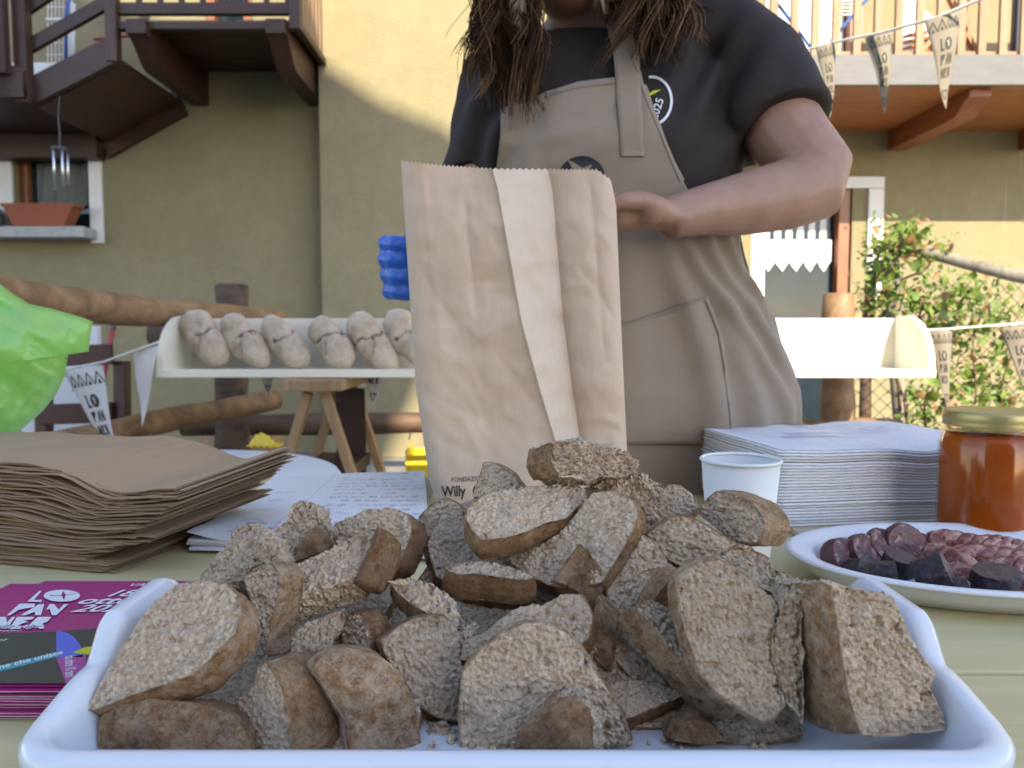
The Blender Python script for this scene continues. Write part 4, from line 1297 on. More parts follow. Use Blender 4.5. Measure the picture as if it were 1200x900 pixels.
# --- apron: skirt round the front of the hips
FOLDS = [((.60, .02), (.74, .40), .012, .018), ((.64, .00), (.86, .55), .016, .022), ((.70, .0), (.90, .30), .012, .016), ((.58, .10), (.62, .70), .010, .022), ((.78, .02), (.80, .26), .008, .012),
         ((.56, .36), (.80, .30), -.008, .05), ((.66, .28), (.70, .80), .012, .024), ((.76, .36), (.82, .95), .012, .022), ((.84, .30), (.88, .95), .010, .016), ((.50, .0), (.46, .8), .012, .03), ((.40, .0), (.36, .8), .012, .03), ((.60, .09), (.80, .12), -.004, .035), ((.62, .17), (.84, .19), .006, .03)]
def ridge(u, v, a, b, h, w):
    a, b, p = Vector(a), Vector(b), Vector((u, v)); d = b - a
    t = max(-.3, min(1.3, (p - a).dot(d) / d.length_squared)); q = a + d * t
    e = max(0, min(1, 2.2 * (t + .3))) * max(0, min(1, 2.2 * (1.3 - t)))
    return h * e * math.exp(-((p - q).length / w) ** 2)
def skirt(u, v):
    z = 1.135 - .64 * v
    a = R(-200 + 220 * u)                    # from the back left round the front to the back right
    t = max(0, min(1, (v - .04) / .34))
    cx = .150 + .025 * t; cy = 1.260 + .010 * t
    rx = .212 + .066 * (t * t * (3 - 2 * t)); ry = .162 + .030 * t
    c, s = math.cos(a), math.sin(a)
    f = sum(ridge(u, v, *r_) for r_ in FOLDS) * 1.3 + .004 * math.sin(u * 60 + 6 * v) * v
    f *= math.exp(-((u - .55) / .36) ** 6)
    x = cx + (rx + f * .6) * math.copysign(abs(c) ** .9, c); y = cy + (ry + f) * math.copysign(abs(s) ** .9, s)
    return Vector((x, y, z))
m = MB(); m.grid(skirt, 150, 90)
skf = [tuple(f) for f in m.f]
BV_SKIRT = BVHTree.FromPolygons([Vector(v) for v in m.v], skf)
m = MB(); m.grid(skirt, 150, 90, thick=-.002)
ap = put('apron', m, M['apron'], pe, True)
# bib
def bib_edge(py):
    L_ = np.interp(py, [90, 122, 160, 197, 240, 300], [586, 588, 586, 582, 578, 570])
    R_ = np.interp(py, [82, 97, 157, 213, 260, 300], [750, 753, 777, 800, 828, 850])
    return L_, R_
def bib(u, v, lift=.009):
    px0 = 588 + (752 - 588) * u
    top = np.interp(px0, [588, 617, 640, 677, 722, 752], [128, 120, 108, 97, 92, 84])
    py = top + (302 - top) * v
    l, r = bib_edge(py)
    px = l + (r - l) * u
    p = cast(BV_SHIRT, px, py, lift)
    w_ = 1 if .02 < u < .98 else 0
    ln = 168 - 26 * max(0, min(1, (px - 600) / 120)) ** 1.5
    f_ = .0035 * math.exp(-((py - ln) / 5) ** 2) + .0025 * math.exp(-((py - ln - 38 + .25 * (px - 640)) / 9) ** 2) + .004 * math.exp(-((px - 660 - .5 * (py - 200)) / 14) ** 2) * max(0, min(1, (py - 150) / 60)) + .0035 * math.exp(-((px - 610 - .1 * (py - 120)) / 8) ** 2)
    f_ += .0022 * float(fbm(np.array([[px * .03, py * .03, 4.]]), 2, 77)[0])
    return p + Vector((0, -w_ * f_, 0))
bibc = {}
def bibs(u, v):
    k = (round(u, 4), round(v, 4))
    if k not in bibc: bibc[k] = bib(u, v)
    return bibc[k]
m = MB()
NU, NV = 44, 52
G_ = np.array([[tuple(bib(i / NU, j / NV)) for j in range(NV + 1)] for i in range(NU + 1)])
for _ in range(3):      # cloth bridges the hollows of the shirt below it
    Gy = G_[:, :, 1].copy()
    Gy[1:-1, 1:-1] = .25 * (G_[:-2, 1:-1, 1] + G_[2:, 1:-1, 1] + G_[1:-1, :-2, 1] + G_[1:-1, 2:, 1])
    G_[:, :, 1] = np.minimum(Gy, G_[:, :, 1] + .001)
m.grid(lambda u, v: Vector(G_[round(u * NU), round(v * NV)]), NU, NV, thick=.0025)
bibo = put('bib', m, M['apron'], ap, True)
BV_BIB = BVHTree.FromPolygons([Vector(v) for v in m.v], m.f)
def hem(pts, wd, bv, lift, name='hem', parent=None, mat='apron'):
    "a narrow strip laid on the cloth along pixel points"
    m = MB()
    q = []
    for a, c in zip(pts, pts[1:]):
        for i in range(10): q.append((a[0] + (c[0] - a[0]) * i / 10, a[1] + (c[1] - a[1]) * i / 10))
    q.append(pts[-1])
    vs = []
    for i, p in enumerate(q):
        a, c = q[max(0, i - 1)], q[min(len(q) - 1, i + 1)]
        d = Vector((c[0] - a[0], c[1] - a[1])).normalized()
        nn = Vector((-d.y, d.x)) * wd / 2
        vs += [cast(bv, p[0] - nn.x, p[1] - nn.y, lift), cast(bv, p[0] + nn.x, p[1] + nn.y, lift)]
        vs += [vs[-2] + Vector((0, .004, 0)), vs[-1] + Vector((0, .004, 0))]
    fs = []
    for i in range(len(q) - 1):
        o = 4 * i
        fs += [(o, o + 1, o + 5, o + 4), (o + 1, o + 3, o + 7, o + 5), (o + 2, o, o + 4, o + 6)]
    m.add(vs, fs)
    return put(name, m, M[mat], parent, True)
hem([(619, 122), (640, 110), (677, 100), (722, 95)], 6, BV_BIB, .0012, 'hem', bibo)
hem([(754, 100), (778, 158), (800, 212)], 7, BV_BIB, .0012, 'hem', bibo)
def strap(pts, name):
    m = MB()
    prs = [(cast(BV_SHIRT, a, y0, .0135), cast(BV_SHIRT, c, y1, .0135)) for a, y0, c, y1 in pts]
    m.grid(lambda u, v: prs[round(v * (len(prs) - 1))][0].lerp(prs[round(v * (len(prs) - 1))][1], u) + Vector((0, -.002 * math.sin(v * 19), 0)), 6, len(prs) - 1, thick=.0025)
    return put(name, m, M['apron'], ap, True)
ys = list(range(-10, 184, 8)) + [184]
strap([(float(np.interp(y, [-10, 55, 183], [700, 718, 728])), y, float(np.interp(y, [-10, 55, 183], [728, 748, 755])), y) for y in ys], 'strap')
ys = list(range(-10, 128, 8)) + [128]
strap([(float(np.interp(y, [-10, 80, 128], [596, 600, 596])), y, float(np.interp(y, [-10, 80, 128], [616, 618, 616])), y) for y in ys], 'strap')
# waist fold and pocket
def pocket(u, v):
    lx_ = 700; rx_ = float(np.interp(v, [0, .3, 1], [829, 846, 862]))
    px = lx_ + (rx_ - lx_) * u
    py0 = 379 - 32 * (px - 735) / 95; py = py0 + (520 - py0) * v
    return cast(BV_SKIRT, px, py, .0035)
m = MB(); m.grid(pocket, 30, 30, thick=.002); pk = put('pocket', m, M['apron'], ap, True)
BV_PK = BVHTree.FromPolygons([Vector(v) for v in m.v], m.f)
hem([(705, 391), (765, 370), (827, 349)], 5, BV_PK, .0015, 'hem', pk)
hem([(828, 352), (843, 390), (853, 450), (858, 500)], 4, BV_PK, .0015, 'hem', pk)

# --- badges
fnb = lambda px, py, l: cast(BV_BIB, px, py, l + .0012)
p = PR(fnb); p.poly(ngon2((682, 207), 27, 36, 1, .9), .0005); lo = put('emblem', p.mb, M['badge'], bibo)
p = PR(fnb)
p.poly([(665, 187), (672, 190), (683, 197), (694, 192), (692, 197), (688, 202), (681, 204), (672, 200)], .0016); p.poly([(690, 206), (702, 214), (686, 212)], .0016)
put('emblem_star', p.mb, M['apron'], lo)
fns = lambda px, py, l: cast(BV_SHIRT, px, py, l + .0015)
p = PR(fns)
ring = [(764 + 23 * math.cos(a * math.pi / 20), 118 + 28 * math.sin(a * math.pi / 20)) for a in range(-11, 13)]
p.strip(ring, 3.0, .001)
p2 = PR(lambda px, py, l: fns(px, 1000 - py, l)); p2.text('2025', 770, 1000 - 141, 13, .12, 'LEFT', .0016, 0, R(72), 1.0)
sb = put('shirt_badge', p.mb, M['white_print'], shirt); put('badge_year', p2.mb, M['white_print'], sb)
p = PR(fns); p.poly([(757, 112), (766, 106), (775, 105), (768, 109), (758, 114)], .0014); put('badge_leaf', p.mb, M['lime'], sb)

# --- hair: cap and wavy locks
m = MB()
def capf(u, v):
    th = 2 * math.pi * u; ph = v * 1.75
    k = 1.12 + .05 * math.sin(th * 9) * v
    lo_ = .35 if -math.pi < 0 and abs(((th - 1.5 * math.pi + math.pi) % (2 * math.pi)) - math.pi) < .85 else 1.0
    ph *= (lo_ * .45 + .55)
    return HC + Vector((.075 * k * math.cos(th) * math.sin(ph), .094 * k * math.sin(th) * math.sin(ph) + .006, .108 * k * math.cos(ph) + .004))
m.grid(capf, 72, 26)
hr = put('hair', m, M['hair'], pe, True)
hrng = random.Random(11)
def lock(start, mid, end, n, spread, wave, mats_, k, freq=1.0):
    m = MB(); mats = [M['hair'], M['hair_light']]; pl_ = .12 if mats_ is M['hair'] else .5
    s_, md, e_ = Vector(start), Vector(mid), Vector(end)
    ph0 = hrng.uniform(0, 6); am0 = hrng.uniform(.7, 1.3); fr0 = freq * hrng.uniform(.8, 1.25)
    for q in range(n):
        o1 = Vector((hrng.gauss(0, 1), hrng.gauss(0, 1), hrng.gauss(0, .3))) * spread
        ph = ph0 + hrng.gauss(0, .22); ln = hrng.uniform(.60, 1.10); amp = wave * am0 * hrng.uniform(.8, 1.2)
        pts, rr = [], []
        N_ = 18
        for i in range(N_ + 1):
            t = i / N_ * ln
            p = s_ * (1 - t) ** 2 + md * (2 * t * (1 - t)) + e_ * t * t
            wv = amp * min(1, t * 2.0)
            gather = .75 + .45 * t - .75 * max(0, t - .62)
            p = p + o1 * gather + Vector((math.sin(t * 11 * fr0 + ph), .6 * math.cos(t * 11 * fr0 + ph), .25 * math.sin(t * 17 * fr0 + ph))) * wv
            pts.append(p); rr.append(.00075 * (1 - .7 * max(0, (i / N_ - .6) / .4)) + .00012)
        m.tube(pts, rr, 3, False, 1 if hrng.random() < pl_ else 0)
    return put('hair_lock', m, mats, hr, True)
Hx, Hy, Hz = HC
for k in range(40):
    a = k / 39
    lock((Hx - .072, Hy - .02 + .05 * a, Hz + .07 - .06 * a), (-.050 + .080 * hrng.random(), 1.11 + .06 * a, 1.50), (-.052 + .092 * hrng.random(), 1.090 + .05 * a, 1.300 + .10 * hrng.random()), 110, .0060, .013, M['hair'] if hrng.random() < .8 else M['hair_light'], k)
for k in range(28):
    a = k / 27
    lock((Hx + .072, Hy - .02 + .05 * a, Hz + .07 - .06 * a), (.165 + .06 * hrng.random(), 1.105 + .06 * a, 1.53), (.135 + .125 * hrng.random(), 1.085 + .06 * a, 1.368 + .08 * hrng.random()), 110, .0064, .014, M['hair'] if hrng.random() < .62 else M['hair_light'], k)
for k in range(7):   # loose wisps
    sx = -1 if k < 4 else 1
    lock((Hx + sx * .07, Hy - .03, Hz + .03), (Hx + sx * (.11 + .03 * hrng.random()), 1.10, 1.5), (Hx + sx * (.09 + .06 * hrng.random()), 1.08, 1.34 + .09 * hrng.random()), 5, .006, .012, M['hair_light'], k, 1.2)

# --- blue glove on the hand at the picture's left
gm = MB()
gm.tube([WRL.lerp(ELL, .35), WRL.lerp(ELL, .2), WRL], [.036, .034, .031], 16)
hand(gm, WRL + Vector((0, -.01, 0)), Vector((.04, -1, -.06)), Vector((-1, 0, .0)), Vector((0, -.06, 1)), .185, (.85, .9, .95, .95))
for k in range(4):
    kc = WRL + Vector((-.019 + .002 * abs(k - 1), -.088 + .004 * k, .030 - .0205 * k))
    ball(gm, kc, (.0125, .017, .0118), 3)
    gm.tube([kc, kc + Vector((.012, -.022, -.002)), kc + Vector((.036, -.030, -.004))], [.0108, .0105, .0095], 10)
put_mesh('glove', remeshed(gm, .0036, 2, .4), M['glove'], pe)

# ------------------------------------------------------------------ the paper bag in her hands
pb = thing('paper_bag', 'tall open kraft paper bag held upright behind the heap of bread', 'paper bag', (.0, .98, .757))
def bl(v):  # left edge in photo px and distance
    return float(np.interp(v, [0, .35, .65, .92, 1], [470, 479, 487, 503, 513])), float(np.interp(v, [0, 1], [.945, .935]))
def br_(v):
    return float(np.interp(v, [0, .06, .5, 1], [716, 722, 729, 738])), float(np.interp(v, [0, 1], [.955, .945]))
def folds(v):
    return float(np.interp(v, [0, .45, .82, 1], [.435, .525, .655, .665])), float(np.interp(v, [0, .45, .82, 1], [.70, .725, .775, .79]))
NL_, NS_, NR_ = 44, 18, 30
NBU, NBV = NL_ + NS_ + NR_, 110
def col_u(i, v):
    u1, u2 = folds(v)
    if i <= NL_: return u1 * i / NL_
    if i <= NL_ + NS_: return u1 + (u2 - u1) * (i - NL_) / NS_
    return u2 + (1 - u2) * (i - NL_ - NS_) / NR_
def u_col(u, v):
    u1, u2 = folds(v)
    if u <= u1: return NL_ * u / u1
    if u <= u2: return NL_ + NS_ * (u - u1) / (u2 - u1)
    return NL_ + NS_ + NR_ * (u - u2) / (1 - u2)
def crease(u, v, a, b, depth, wd):
    "a sharp pressed line from a to b: the paper steps across it and eases back"
    a, b, p = Vector(a), Vector(b), Vector((u, v))
    d = b - a; t = (p - a).dot(d) / d.length_squared
    if t < -.2 or t > 1.2: return 0.0
    n = Vector((-d.y, d.x)).normalized(); s = (p - a).dot(n)
    e = max(0, min(1, 4 * t + .8)) * max(0, min(1, 4 * (1 - t) + .8))
    return depth * math.exp(-abs(s) / wd) * e
CREASES = [((.29, .12), (.31, .42), .0035, .03), ((.05, .30), (.26, .52), .0045, .06), ((.26, .52), (.56, .42), -.004, .06), ((.24, .36), (.42, .32), .003, .04), ((.27, .50), (.30, .62), .004, .03),
           ((.02, .66), (.30, .74), .005, .07), ((.30, .74), (.64, .62), .005, .07), ((.82, .30), (.97, .42), .004, .05), ((.80, .66), (.98, .56), -.004, .05), ((.88, .05), (.91, .5), .003, .03), ((.71, .45), (.73, .60), .003, .02), ((.10, .05), (.13, .5), -.0025, .03),
           ((.40, .55), (.60, .72), .0035, .05), ((.08, .80), (.40, .90), .004, .06), ((.33, .20), (.46, .16), -.003, .04), ((.55, .20), (.66, .36), .0025, .04)]
def bag_front(u, v):
    (lx_, ly), (rx_, ry) = bl(v), br_(v)
    px = lx_ + (rx_ - lx_) * u
    top = float(np.interp(px, [470, 520, 580, 700, 722], [189, 194, 198, 199, 216]))
    py = top + (594 - top) * v
    y = ly + (ry - ly) * u
    u1, u2 = folds(v)
    if u < u1 - 1e-6: rel = -.010 * math.exp(-((u1 - u) / .10)) - .006 * math.sin(math.pi * u / u1) * (.35 + .65 * v)
    elif u < u2 - 1e-6: rel = -.014 + .030 * (u - u1) / (u2 - u1)
    else: rel = .016 * math.exp(-((u - u2) / .06)) - .003 * math.sin(math.pi * (u - u2) / (1 - u2))
    rel += .020 * math.exp(-(u / .03)) + .008 * math.exp(-((1 - u) / .03))
    for c_ in CREASES: rel += crease(u, v, *c_)
    q = np.array([[u * 3.4, v * 5.0, 0.3]])
    r1 = float(fbm(q, 2, 31)[0]); r2 = abs(float(fbm(q * 2.6 + 9, 2, 37)[0]))
    rel += .007 * r1 + .0045 * r2
    rel -= .022 * ss_(.76, 1.0, v) * (.3 + .7 * u) * (u > 0)
    return at(px, py, y + rel)
def ss_(a, b, x):
    t = max(0, min(1, (x - a) / (b - a))); return t * t * (3 - 2 * t)
BG = [[bag_front(col_u(i, j / NBV), j / NBV) for j in range(NBV + 1)] for i in range(NBU + 1)]
for i in range(NBU + 1): BG[i][0] = BG[i][0] + Vector((0, 0, .0014 if i % 2 else -.0010))
vs = [p for r_ in BG for p in r_]; q_ = NBV + 1
m = MB()
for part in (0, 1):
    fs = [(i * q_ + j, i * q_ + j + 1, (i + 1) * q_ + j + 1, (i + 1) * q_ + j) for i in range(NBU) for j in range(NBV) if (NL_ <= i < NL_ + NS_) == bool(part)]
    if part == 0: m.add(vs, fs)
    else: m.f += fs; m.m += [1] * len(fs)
pf = put('front_panel', m, [M['kraft'], M['kraft_lit']], pb)
auto_smooth(pf, 32)
def side(edge, sgn):
    def fn(u, v):
        p = edge(v)
        depth = .115 if sgn < 0 else .10
        q = p + Vector((sgn * -.014 * math.sin(math.pi * u) * 1.6 + .010 * u * -sgn, depth * u, 0))
        return q
    return fn
m = MB(); m.grid(side(lambda v: BG[0][round(v * NBV)], -1), 8, NBV); put('side_panel', m, M['kraft'], pb, True)
m = MB(); m.grid(side(lambda v: BG[NBU][min(NBV, round((.13 + .87 * v) * NBV))], 1), 8, 90); put('side_panel', m, M['kraft'], pb, True)
m = MB(); m.grid(lambda u, v: BG[round(u * NBU)][min(NBV, round((.02 + .98 * v) * NBV))] * 1.0 + Vector((.012 * (.5 - u), .108 + .006 * math.sin(u * 9 + v * 5) - .02 * math.sin(math.pi * u) * (1 - v), 0)), 42, 60); put('back_panel', m, M['kraft'], pb, True)
def bagprint(px, py, l):
    v = (py - 195) / (594 - 195); (lx_, _), (rx_, _) = bl(v), br_(v); u = (px - lx_) / (rx_ - lx_)
    fu, fv = u_col(u, v), v * NBV; i, j = int(fu), int(fv); fu -= i; fv -= j
    a = BG[i][j].lerp(BG[i + 1][j], fu); c = BG[i][j + 1].lerp(BG[i + 1][j + 1], fu)
    return a.lerp(c, fv) + Vector((0, -.0008, .0))
p = PR(lambda x, y, l: bagprint(x, 1000 - y, l))
p.text('FONDAZIONE', 529, 1000 - 565, 8.2, .02, 'LEFT', 0, 0, R(3), .80)
p.text('Willy', 518, 1000 - 582, 17.5, .35, 'LEFT', 0, 0, R(3), .78, 0, .95)
p.strip([(563 + 8 * math.cos(a / 20 * 2 * math.pi), 1000 - 575 + 8 * math.sin(a / 20 * 2 * math.pi)) for a in range(21)], 1.8)
p.strip([(563 + 4.2 * math.cos(.6 + a / 16 * 5), 1000 - 575 + 4.2 * math.sin(.6 + a / 16 * 5)) for a in range(17)], 1.6)
put('lettering', p.mb, M['ink'], pf)
# ------------------------------------------------------------------ the table
TZ0 = .75
tb_ = thing('stall_table', 'yellow painted plank table carrying the bread tray', 'table', (0, .7, 0))
for y0, y1 in ((.10, .5075), (.511, .863), (.8665, 1.22)):
    m = MB(); m.box((.02, (y0 + y1) / 2, TZ0 - .0125), (2.30, y1 - y0, .025), bev=.003); put('plank', m, M['table'], tb_)
for x in (-.85, .9):
    for y in (.25, 1.08):
        m = MB(); m.beam((x, y, TZ0 - .026), (x, y, 0), .05, .05, .004, up=Vector((0, 1, 0))); put('leg', m, M['dark_metal'], tb_)
m = MB(); m.box((.68, 1.0, TZ0 + .0038), (.72, .30, .007), bev=.002)
tag(put('pine_board', m, M['pine']), 'thin pale pine board under the napkin pack and the honey jar', 'board')

# ------------------------------------------------------------------ white tray
def rim_pts():
    "plan of the rim, anticlockwise from the front left, with the height of the rim at each point"
    X0, X1, YF, YB, rc, rf = -.2300, .2345, .3375, .556, .052, .030
    pts = []
    def arc(cx, cy, a0, a1, rc):
        for k in range(15):
            a = R(a0 + (a1 - a0) * k / 14); pts.append((cx + rc * math.cos(a), cy + rc * math.sin(a)))
    def line(a, b, n):
        for k in range(1, n): pts.append((a[0] + (b[0] - a[0]) * k / n, a[1] + (b[1] - a[1]) * k / n))
    arc(X0 + rf, YF + rf, 180, 270, rf); line((X0 + rf, YF), (X1 - rf, YF), 24)
    arc(X1 - rf, YF + rf, 270, 360, rf); line((X1, YF + rf), (X1, YB - rc), 44)
    arc(X1 - rc, YB - rc, 0, 90, rc); line((X1 - rc, YB), (X0 + rc, YB), 24)
    arc(X0 + rc, YB - rc, 90, 180, rc); line((X0, YB - rc), (X0, YF + rf), 44)
    return pts
def ss(a, b, x):
    t = max(0, min(1, (x - a) / (b - a))); return t * t * (3 - 2 * t)
def rim_h(x, y):
    h = .787
    bump = ss(.412, .436, y) * (1 - ss(.492, .535, y))
    return h + .009 * ss(.35, .41, y) + .022 * bump
RP = rim_pts()
nr = len(RP)
prof = [(-.001, -.013), (-.0055, -.010), (-.006, -.002), (-.003, .0022), (.003, .0028), (.0075, .001), (.0095, -.006), (.0135, None), (.0195, None), (.0265, 'f')]
outer = [(.002, -.012), (.012, 'm'), (.03, 'b')]
m = MB()
cxm, cym = .001, .47
rows = []
for i, (x, y) in enumerate(RP):
    a, c = Vector(RP[i - 1]), Vector(RP[(i + 1) % nr])
    tq = (c - a).normalized(); nin = Vector((-tq.y, tq.x))
    h = rim_h(x, y); zf = .7555
    row = []
    for o, dz in [(.0255, 'b'), (.012, 'm'), (.002, -.012)] + prof:
        if dz == 'b': z = .7506
        elif dz == 'm': z = (h - .012) * .45 + .7506 * .55 + .004
        elif dz == 'f': z = zf
        elif dz is None: z = zf + (h - zf) * (.55 if o < .016 else .10)
        else: z = h + dz
        row.append((x + nin.x * o, y + nin.y * o, z))
    rows.append(row)
k_ = len(rows[0])
vs = [p for r_ in rows for p in r_]
fs = [(i * k_ + j, ((i + 1) % nr) * k_ + j, ((i + 1) % nr) * k_ + j + 1, i * k_ + j + 1) for i in range(nr) for j in range(k_ - 1)]
o_ = len(vs); vs += [(cxm, cym, .7555), (cxm, cym, .7506)]
fs += [(i * k_ + k_ - 1, ((i + 1) % nr) * k_ + k_ - 1, o_) for i in range(nr)] + [(((i + 1) % nr) * k_, i * k_, o_ + 1) for i in range(nr)]
m.add(vs, fs)
tag(put('tray', m, M['tray'], smooth=True), 'white plastic serving tray with raised ears, heaped with bread', 'tray')
cr = MB()
rc_ = random.Random(3)
for k in range(120):
    px, py = (rc_.uniform(105, 240), rc_.uniform(868, 893)) if k < 60 else (rc_.uniform(500, 900), rc_.uniform(862, 884))
    p = on(px, py, .757)
    if p.y < .385: continue
    s_ = rc_.uniform(.0008, .0028)
    bm = bmesh.new(); bmesh.ops.create_icosphere(bm, subdivisions=1, radius=s_); bm.verts.index_update()
    cr.add([(p.x + v.co.x * rc_.uniform(.6, 1.3), p.y + v.co.y * rc_.uniform(.6, 1.3), p.z + v.co.z * .8) for v in bm.verts], [[v.index for v in f.verts] for f in bm.faces]); bm.free()
o = put('crumbs', cr, M['bread']); tag(o, 'bread crumbs scattered on the tray floor', 'crumbs', None, 'stuff')

# ------------------------------------------------------------------ stack of flat paper bags
ex, ey = Vector((.966, -.259, 0)), Vector((.259, .966, 0))
SO = Vector((-.384, .722, 0))
rb_ = random.Random(21)
NB = 56
zcur = TZ0 + .001
for i in range(NB):
    f = i / (NB - 1)
    lean = .060 * f - .014 * math.sin(f * 5)
    ox = lean + rb_.gauss(0, .0065) - (.028 if 36 <= i <= 42 and rb_.random() < .5 else 0) + (.022 if 17 <= i <= 24 else 0) - (.02 if i in (7, 8, 9, 10) else 0)
    oy = rb_.gauss(0, .003) + .012 * f
    rot = rb_.gauss(0, .012)
    wdt, dep = .43, .205 + rb_.gauss(0, .002)
    rise = .022 * max(0, f - .25) / .75
    h = .00118 + rb_.uniform(0, .0004)
    wv = rb_.uniform(0, 6)
    fl = rb_.uniform(.0, .016) * (f > .15) * (f < .75)
    m = MB()
    for leaf in (0, 1):
        dx_ = rb_.uniform(-.004, .002) if leaf else 0
        def fn(u, v, leaf=leaf, dx_=dx_):
            s_ = -wdt * (1 - u) + ox + dx_ * u; t_ = dep * v + oy
            c_, n_ = math.cos(rot), math.sin(rot)
            s2, t2 = s_ * c_ - t_ * n_, s_ * n_ + t_ * c_
            z = zcur + leaf * h * .52
            sl = s_ - ox
            z += rise * (1 - ss(-.150 + .02 * math.sin(i), -.065, sl)) - .05 * rise * ss(-.13, -.43, sl)
            z += .010 * f * ss(-.075, .0, sl) * v + .006 * f * ss(-.06, 0, sl)
            z += fl * ss(-.05, 0.0, sl) * .25 + .0010 * math.sin(s_ * 34 + wv) * v + .0007 * math.sin(s_ * 75 + wv * 2)
            p = SO + ex * s2 + ey * t2
            return Vector((p.x, p.y, z))
        m.grid(fn, 30, 4, thick=-.0004)
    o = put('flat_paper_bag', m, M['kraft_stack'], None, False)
    if i == NB - 1: lb_ = 'topmost flat brown paper bag, its whole upper side showing'
    elif i == NB - 2: lb_ = 'second brown paper bag from the top of the stack'
    elif i == 0: lb_ = 'lowest flat brown paper bag, lying on the yellow table'
    else: lb_ = 'flat brown paper bag within the tall stack left of the papers'
    tag(o, lb_, 'paper bag', 'flat paper bags in the stack')
    zcur += h

# ------------------------------------------------------------------ flyers
FZ = .7722
rf = random.Random(4)
nf = 13
for i in range(nf):
    z = TZ0 + .0012 + i * (FZ - TZ0 - .0022) / (nf - 1)
    top = i == nf - 1
    dx, dy, an = (0, 0, 0) if top else (rf.gauss(-.006, .004), rf.gauss(0, .003), rf.gauss(0, .015))
    if i == nf - 2: dx = -.028
    m = MB()
    def fy(x, y):
        cx_, cy_ = -.303, .5425
        xx, yy = x - cx_, y - cy_
        return (cx_ + dx + xx * math.cos(an) - yy * math.sin(an), cy_ + dy + xx * math.sin(an) + yy * math.cos(an))
    q = [fy(-.394, .446), fy(-.213, .446), fy(-.213, .639), fy(-.394, .639)]
    m.prism(q, z - .0009, z)
    fo = put('flyer', m, [M['magenta']] if not top else M['magenta'])
    tag(fo, 'uppermost magenta and charcoal flyer with white lettering, beside the tray' if top else ('second flyer, peeping out at the left under the topmost flyer' if i == nf - 2 else 'flyer in the low pile under the magenta one'), 'flyer', 'flyers piled beside the tray')
    if not top:
        m = MB(); m.prism([(x * 1.0, y) for x, y in q], z - .00125, z - .00095); put('backing', m, M['white_print'], fo)
fo = [o for o in bpy.data.objects if o.name.startswith('flyer') and o.get('label', '').startswith('uppermost')][0]
fp = lambda px, py, l: on(px, py, FZ + l)
def clipf(pts): return [(max(-.3935, min(-.2135, x)), max(.4465, min(.6385, y))) for x, y in pts]
fm = lambda x, y, l: Vector((max(-.3938, min(-.2132, x)), max(.4462, min(.6388, y)), FZ + l * .14))
def w2(px, py):
    p = on(px, py, FZ); return (p.x, p.y)
p = PR(fm)
p.poly([(-.3938, .4462), (-.2132, .4462), (-.2132, .546), w2(115, 736), w2(67, 740), (-.3938, .520)], .0003)
put('print_charcoal', p.mb, M['charcoal'], fo)
p = PR(fm); p.poly([w2(66, 770)] + [w2(66 + 31 * math.sin(R(a)), 770 - 31 * math.cos(R(a))) for a in range(0, 91, 9)], .0005); put('print_blue', p.mb, M['royal'], fo)
p = PR(fm); p.poly([w2(66, 771), w2(100, 767), w2(101, 775), w2(98, 788), w2(90, 800), w2(76, 808), w2(63, 812)], .0005); put('print_pink', p.mb, M['pink'], fo)
p = PR(fm); p.poly([w2(-30, 795), w2(-30, 785), w2(0, 780), w2(70, 763), w2(73, 765), w2(66, 770), w2(0, 787)], .0007); put('print_teal', p.mb, M['teal'], fo)
p = PR(fm); p.poly([w2(85, 765), w2(98, 759), w2(135, 753), w2(135, 760), w2(101, 767)], .0007); put('print_yellow', p.mb, M['lime'], fo)
p = PR(lambda x, y, l: fm(x, y, l))
def lp(pts): p.poly([w2(a, c) for a, c in pts], .0006)
# the stencil word stack, traced on the sheet itself
lp([(46, 692.5), (49, 692.5), (40, 703), (49, 703), (48.5, 705.5), (32, 705)])
p.poly([w2(72.5 + 21.5 * math.cos(a * .2618), 698.2 + 7 * math.sin(a * .2618)) for a in range(24)], .0006)
lp([(23, 707.5), (41, 707.5), (40, 711.5), (22, 714.5), (12, 721), (8, 721)]); lp([(46, 708), (52, 708), (48, 721), (41, 721), (41, 717), (30, 721), (24, 721)])
lp([(58, 708), (63, 708), (69, 714.5), (75, 708), (80, 708), (66, 721), (61, 721), (58, 713.5), (54, 715)])
lp([(-6, 723), (7, 723), (8, 730), (14, 723), (18, 723), (8, 736.5), (1, 736.5), (-1, 729)]); lp([(20, 723), (40, 723), (38, 726), (28, 727), (33, 728.5), (20, 733), (26, 733.5), (24, 737), (11, 737)])
lp([(44, 723), (60, 723), (56, 728.5), (50, 730.5), (52, 736.5), (46, 737), (42, 733), (36, 737), (30, 737)])
p.text('VALLE D\'AOSTA', -.3165, .6225, .0105, .00008, 'LEFT', .0006, 0, 0, 1.0, .25)
p.text('18', -.3235, .5985, .0215, .0004, 'LEFT', .0006, 0, 0, 1.0, .3)
p.text('ottobre', -.3365, .5815, .0215, .0005, 'LEFT', .0006, 0, 0, 1.12, .3)
p.text('2025', -.330, .5645, .0215, .0004, 'LEFT', .0006, 0, 0, 1.05, .3)
p.text('delle Alpi', -.3725, .5325, .0085, .0001, 'LEFT', .0006, 0, 0, 1.2, .3)
p.text('e transfrontaliero', -.3755, .5265, .0045, 0, 'LEFT', .0006, 0, 0, 1.0, .3)
p.text('REGIONALE', -.3690, .5100, .0045, .00005, 'LEFT', .0006, 0, 0, 1.1, .2)
a0, a1 = Vector(w2(0, 784.5)), Vector(w2(64, 769)); dd = a1 - a0
p.text('ne che unisce', a0.x - .001, a0.y + .0002, .0098, .0002, 'LEFT', .0011, 0, math.atan2(dd.y, dd.x), .66, .2)
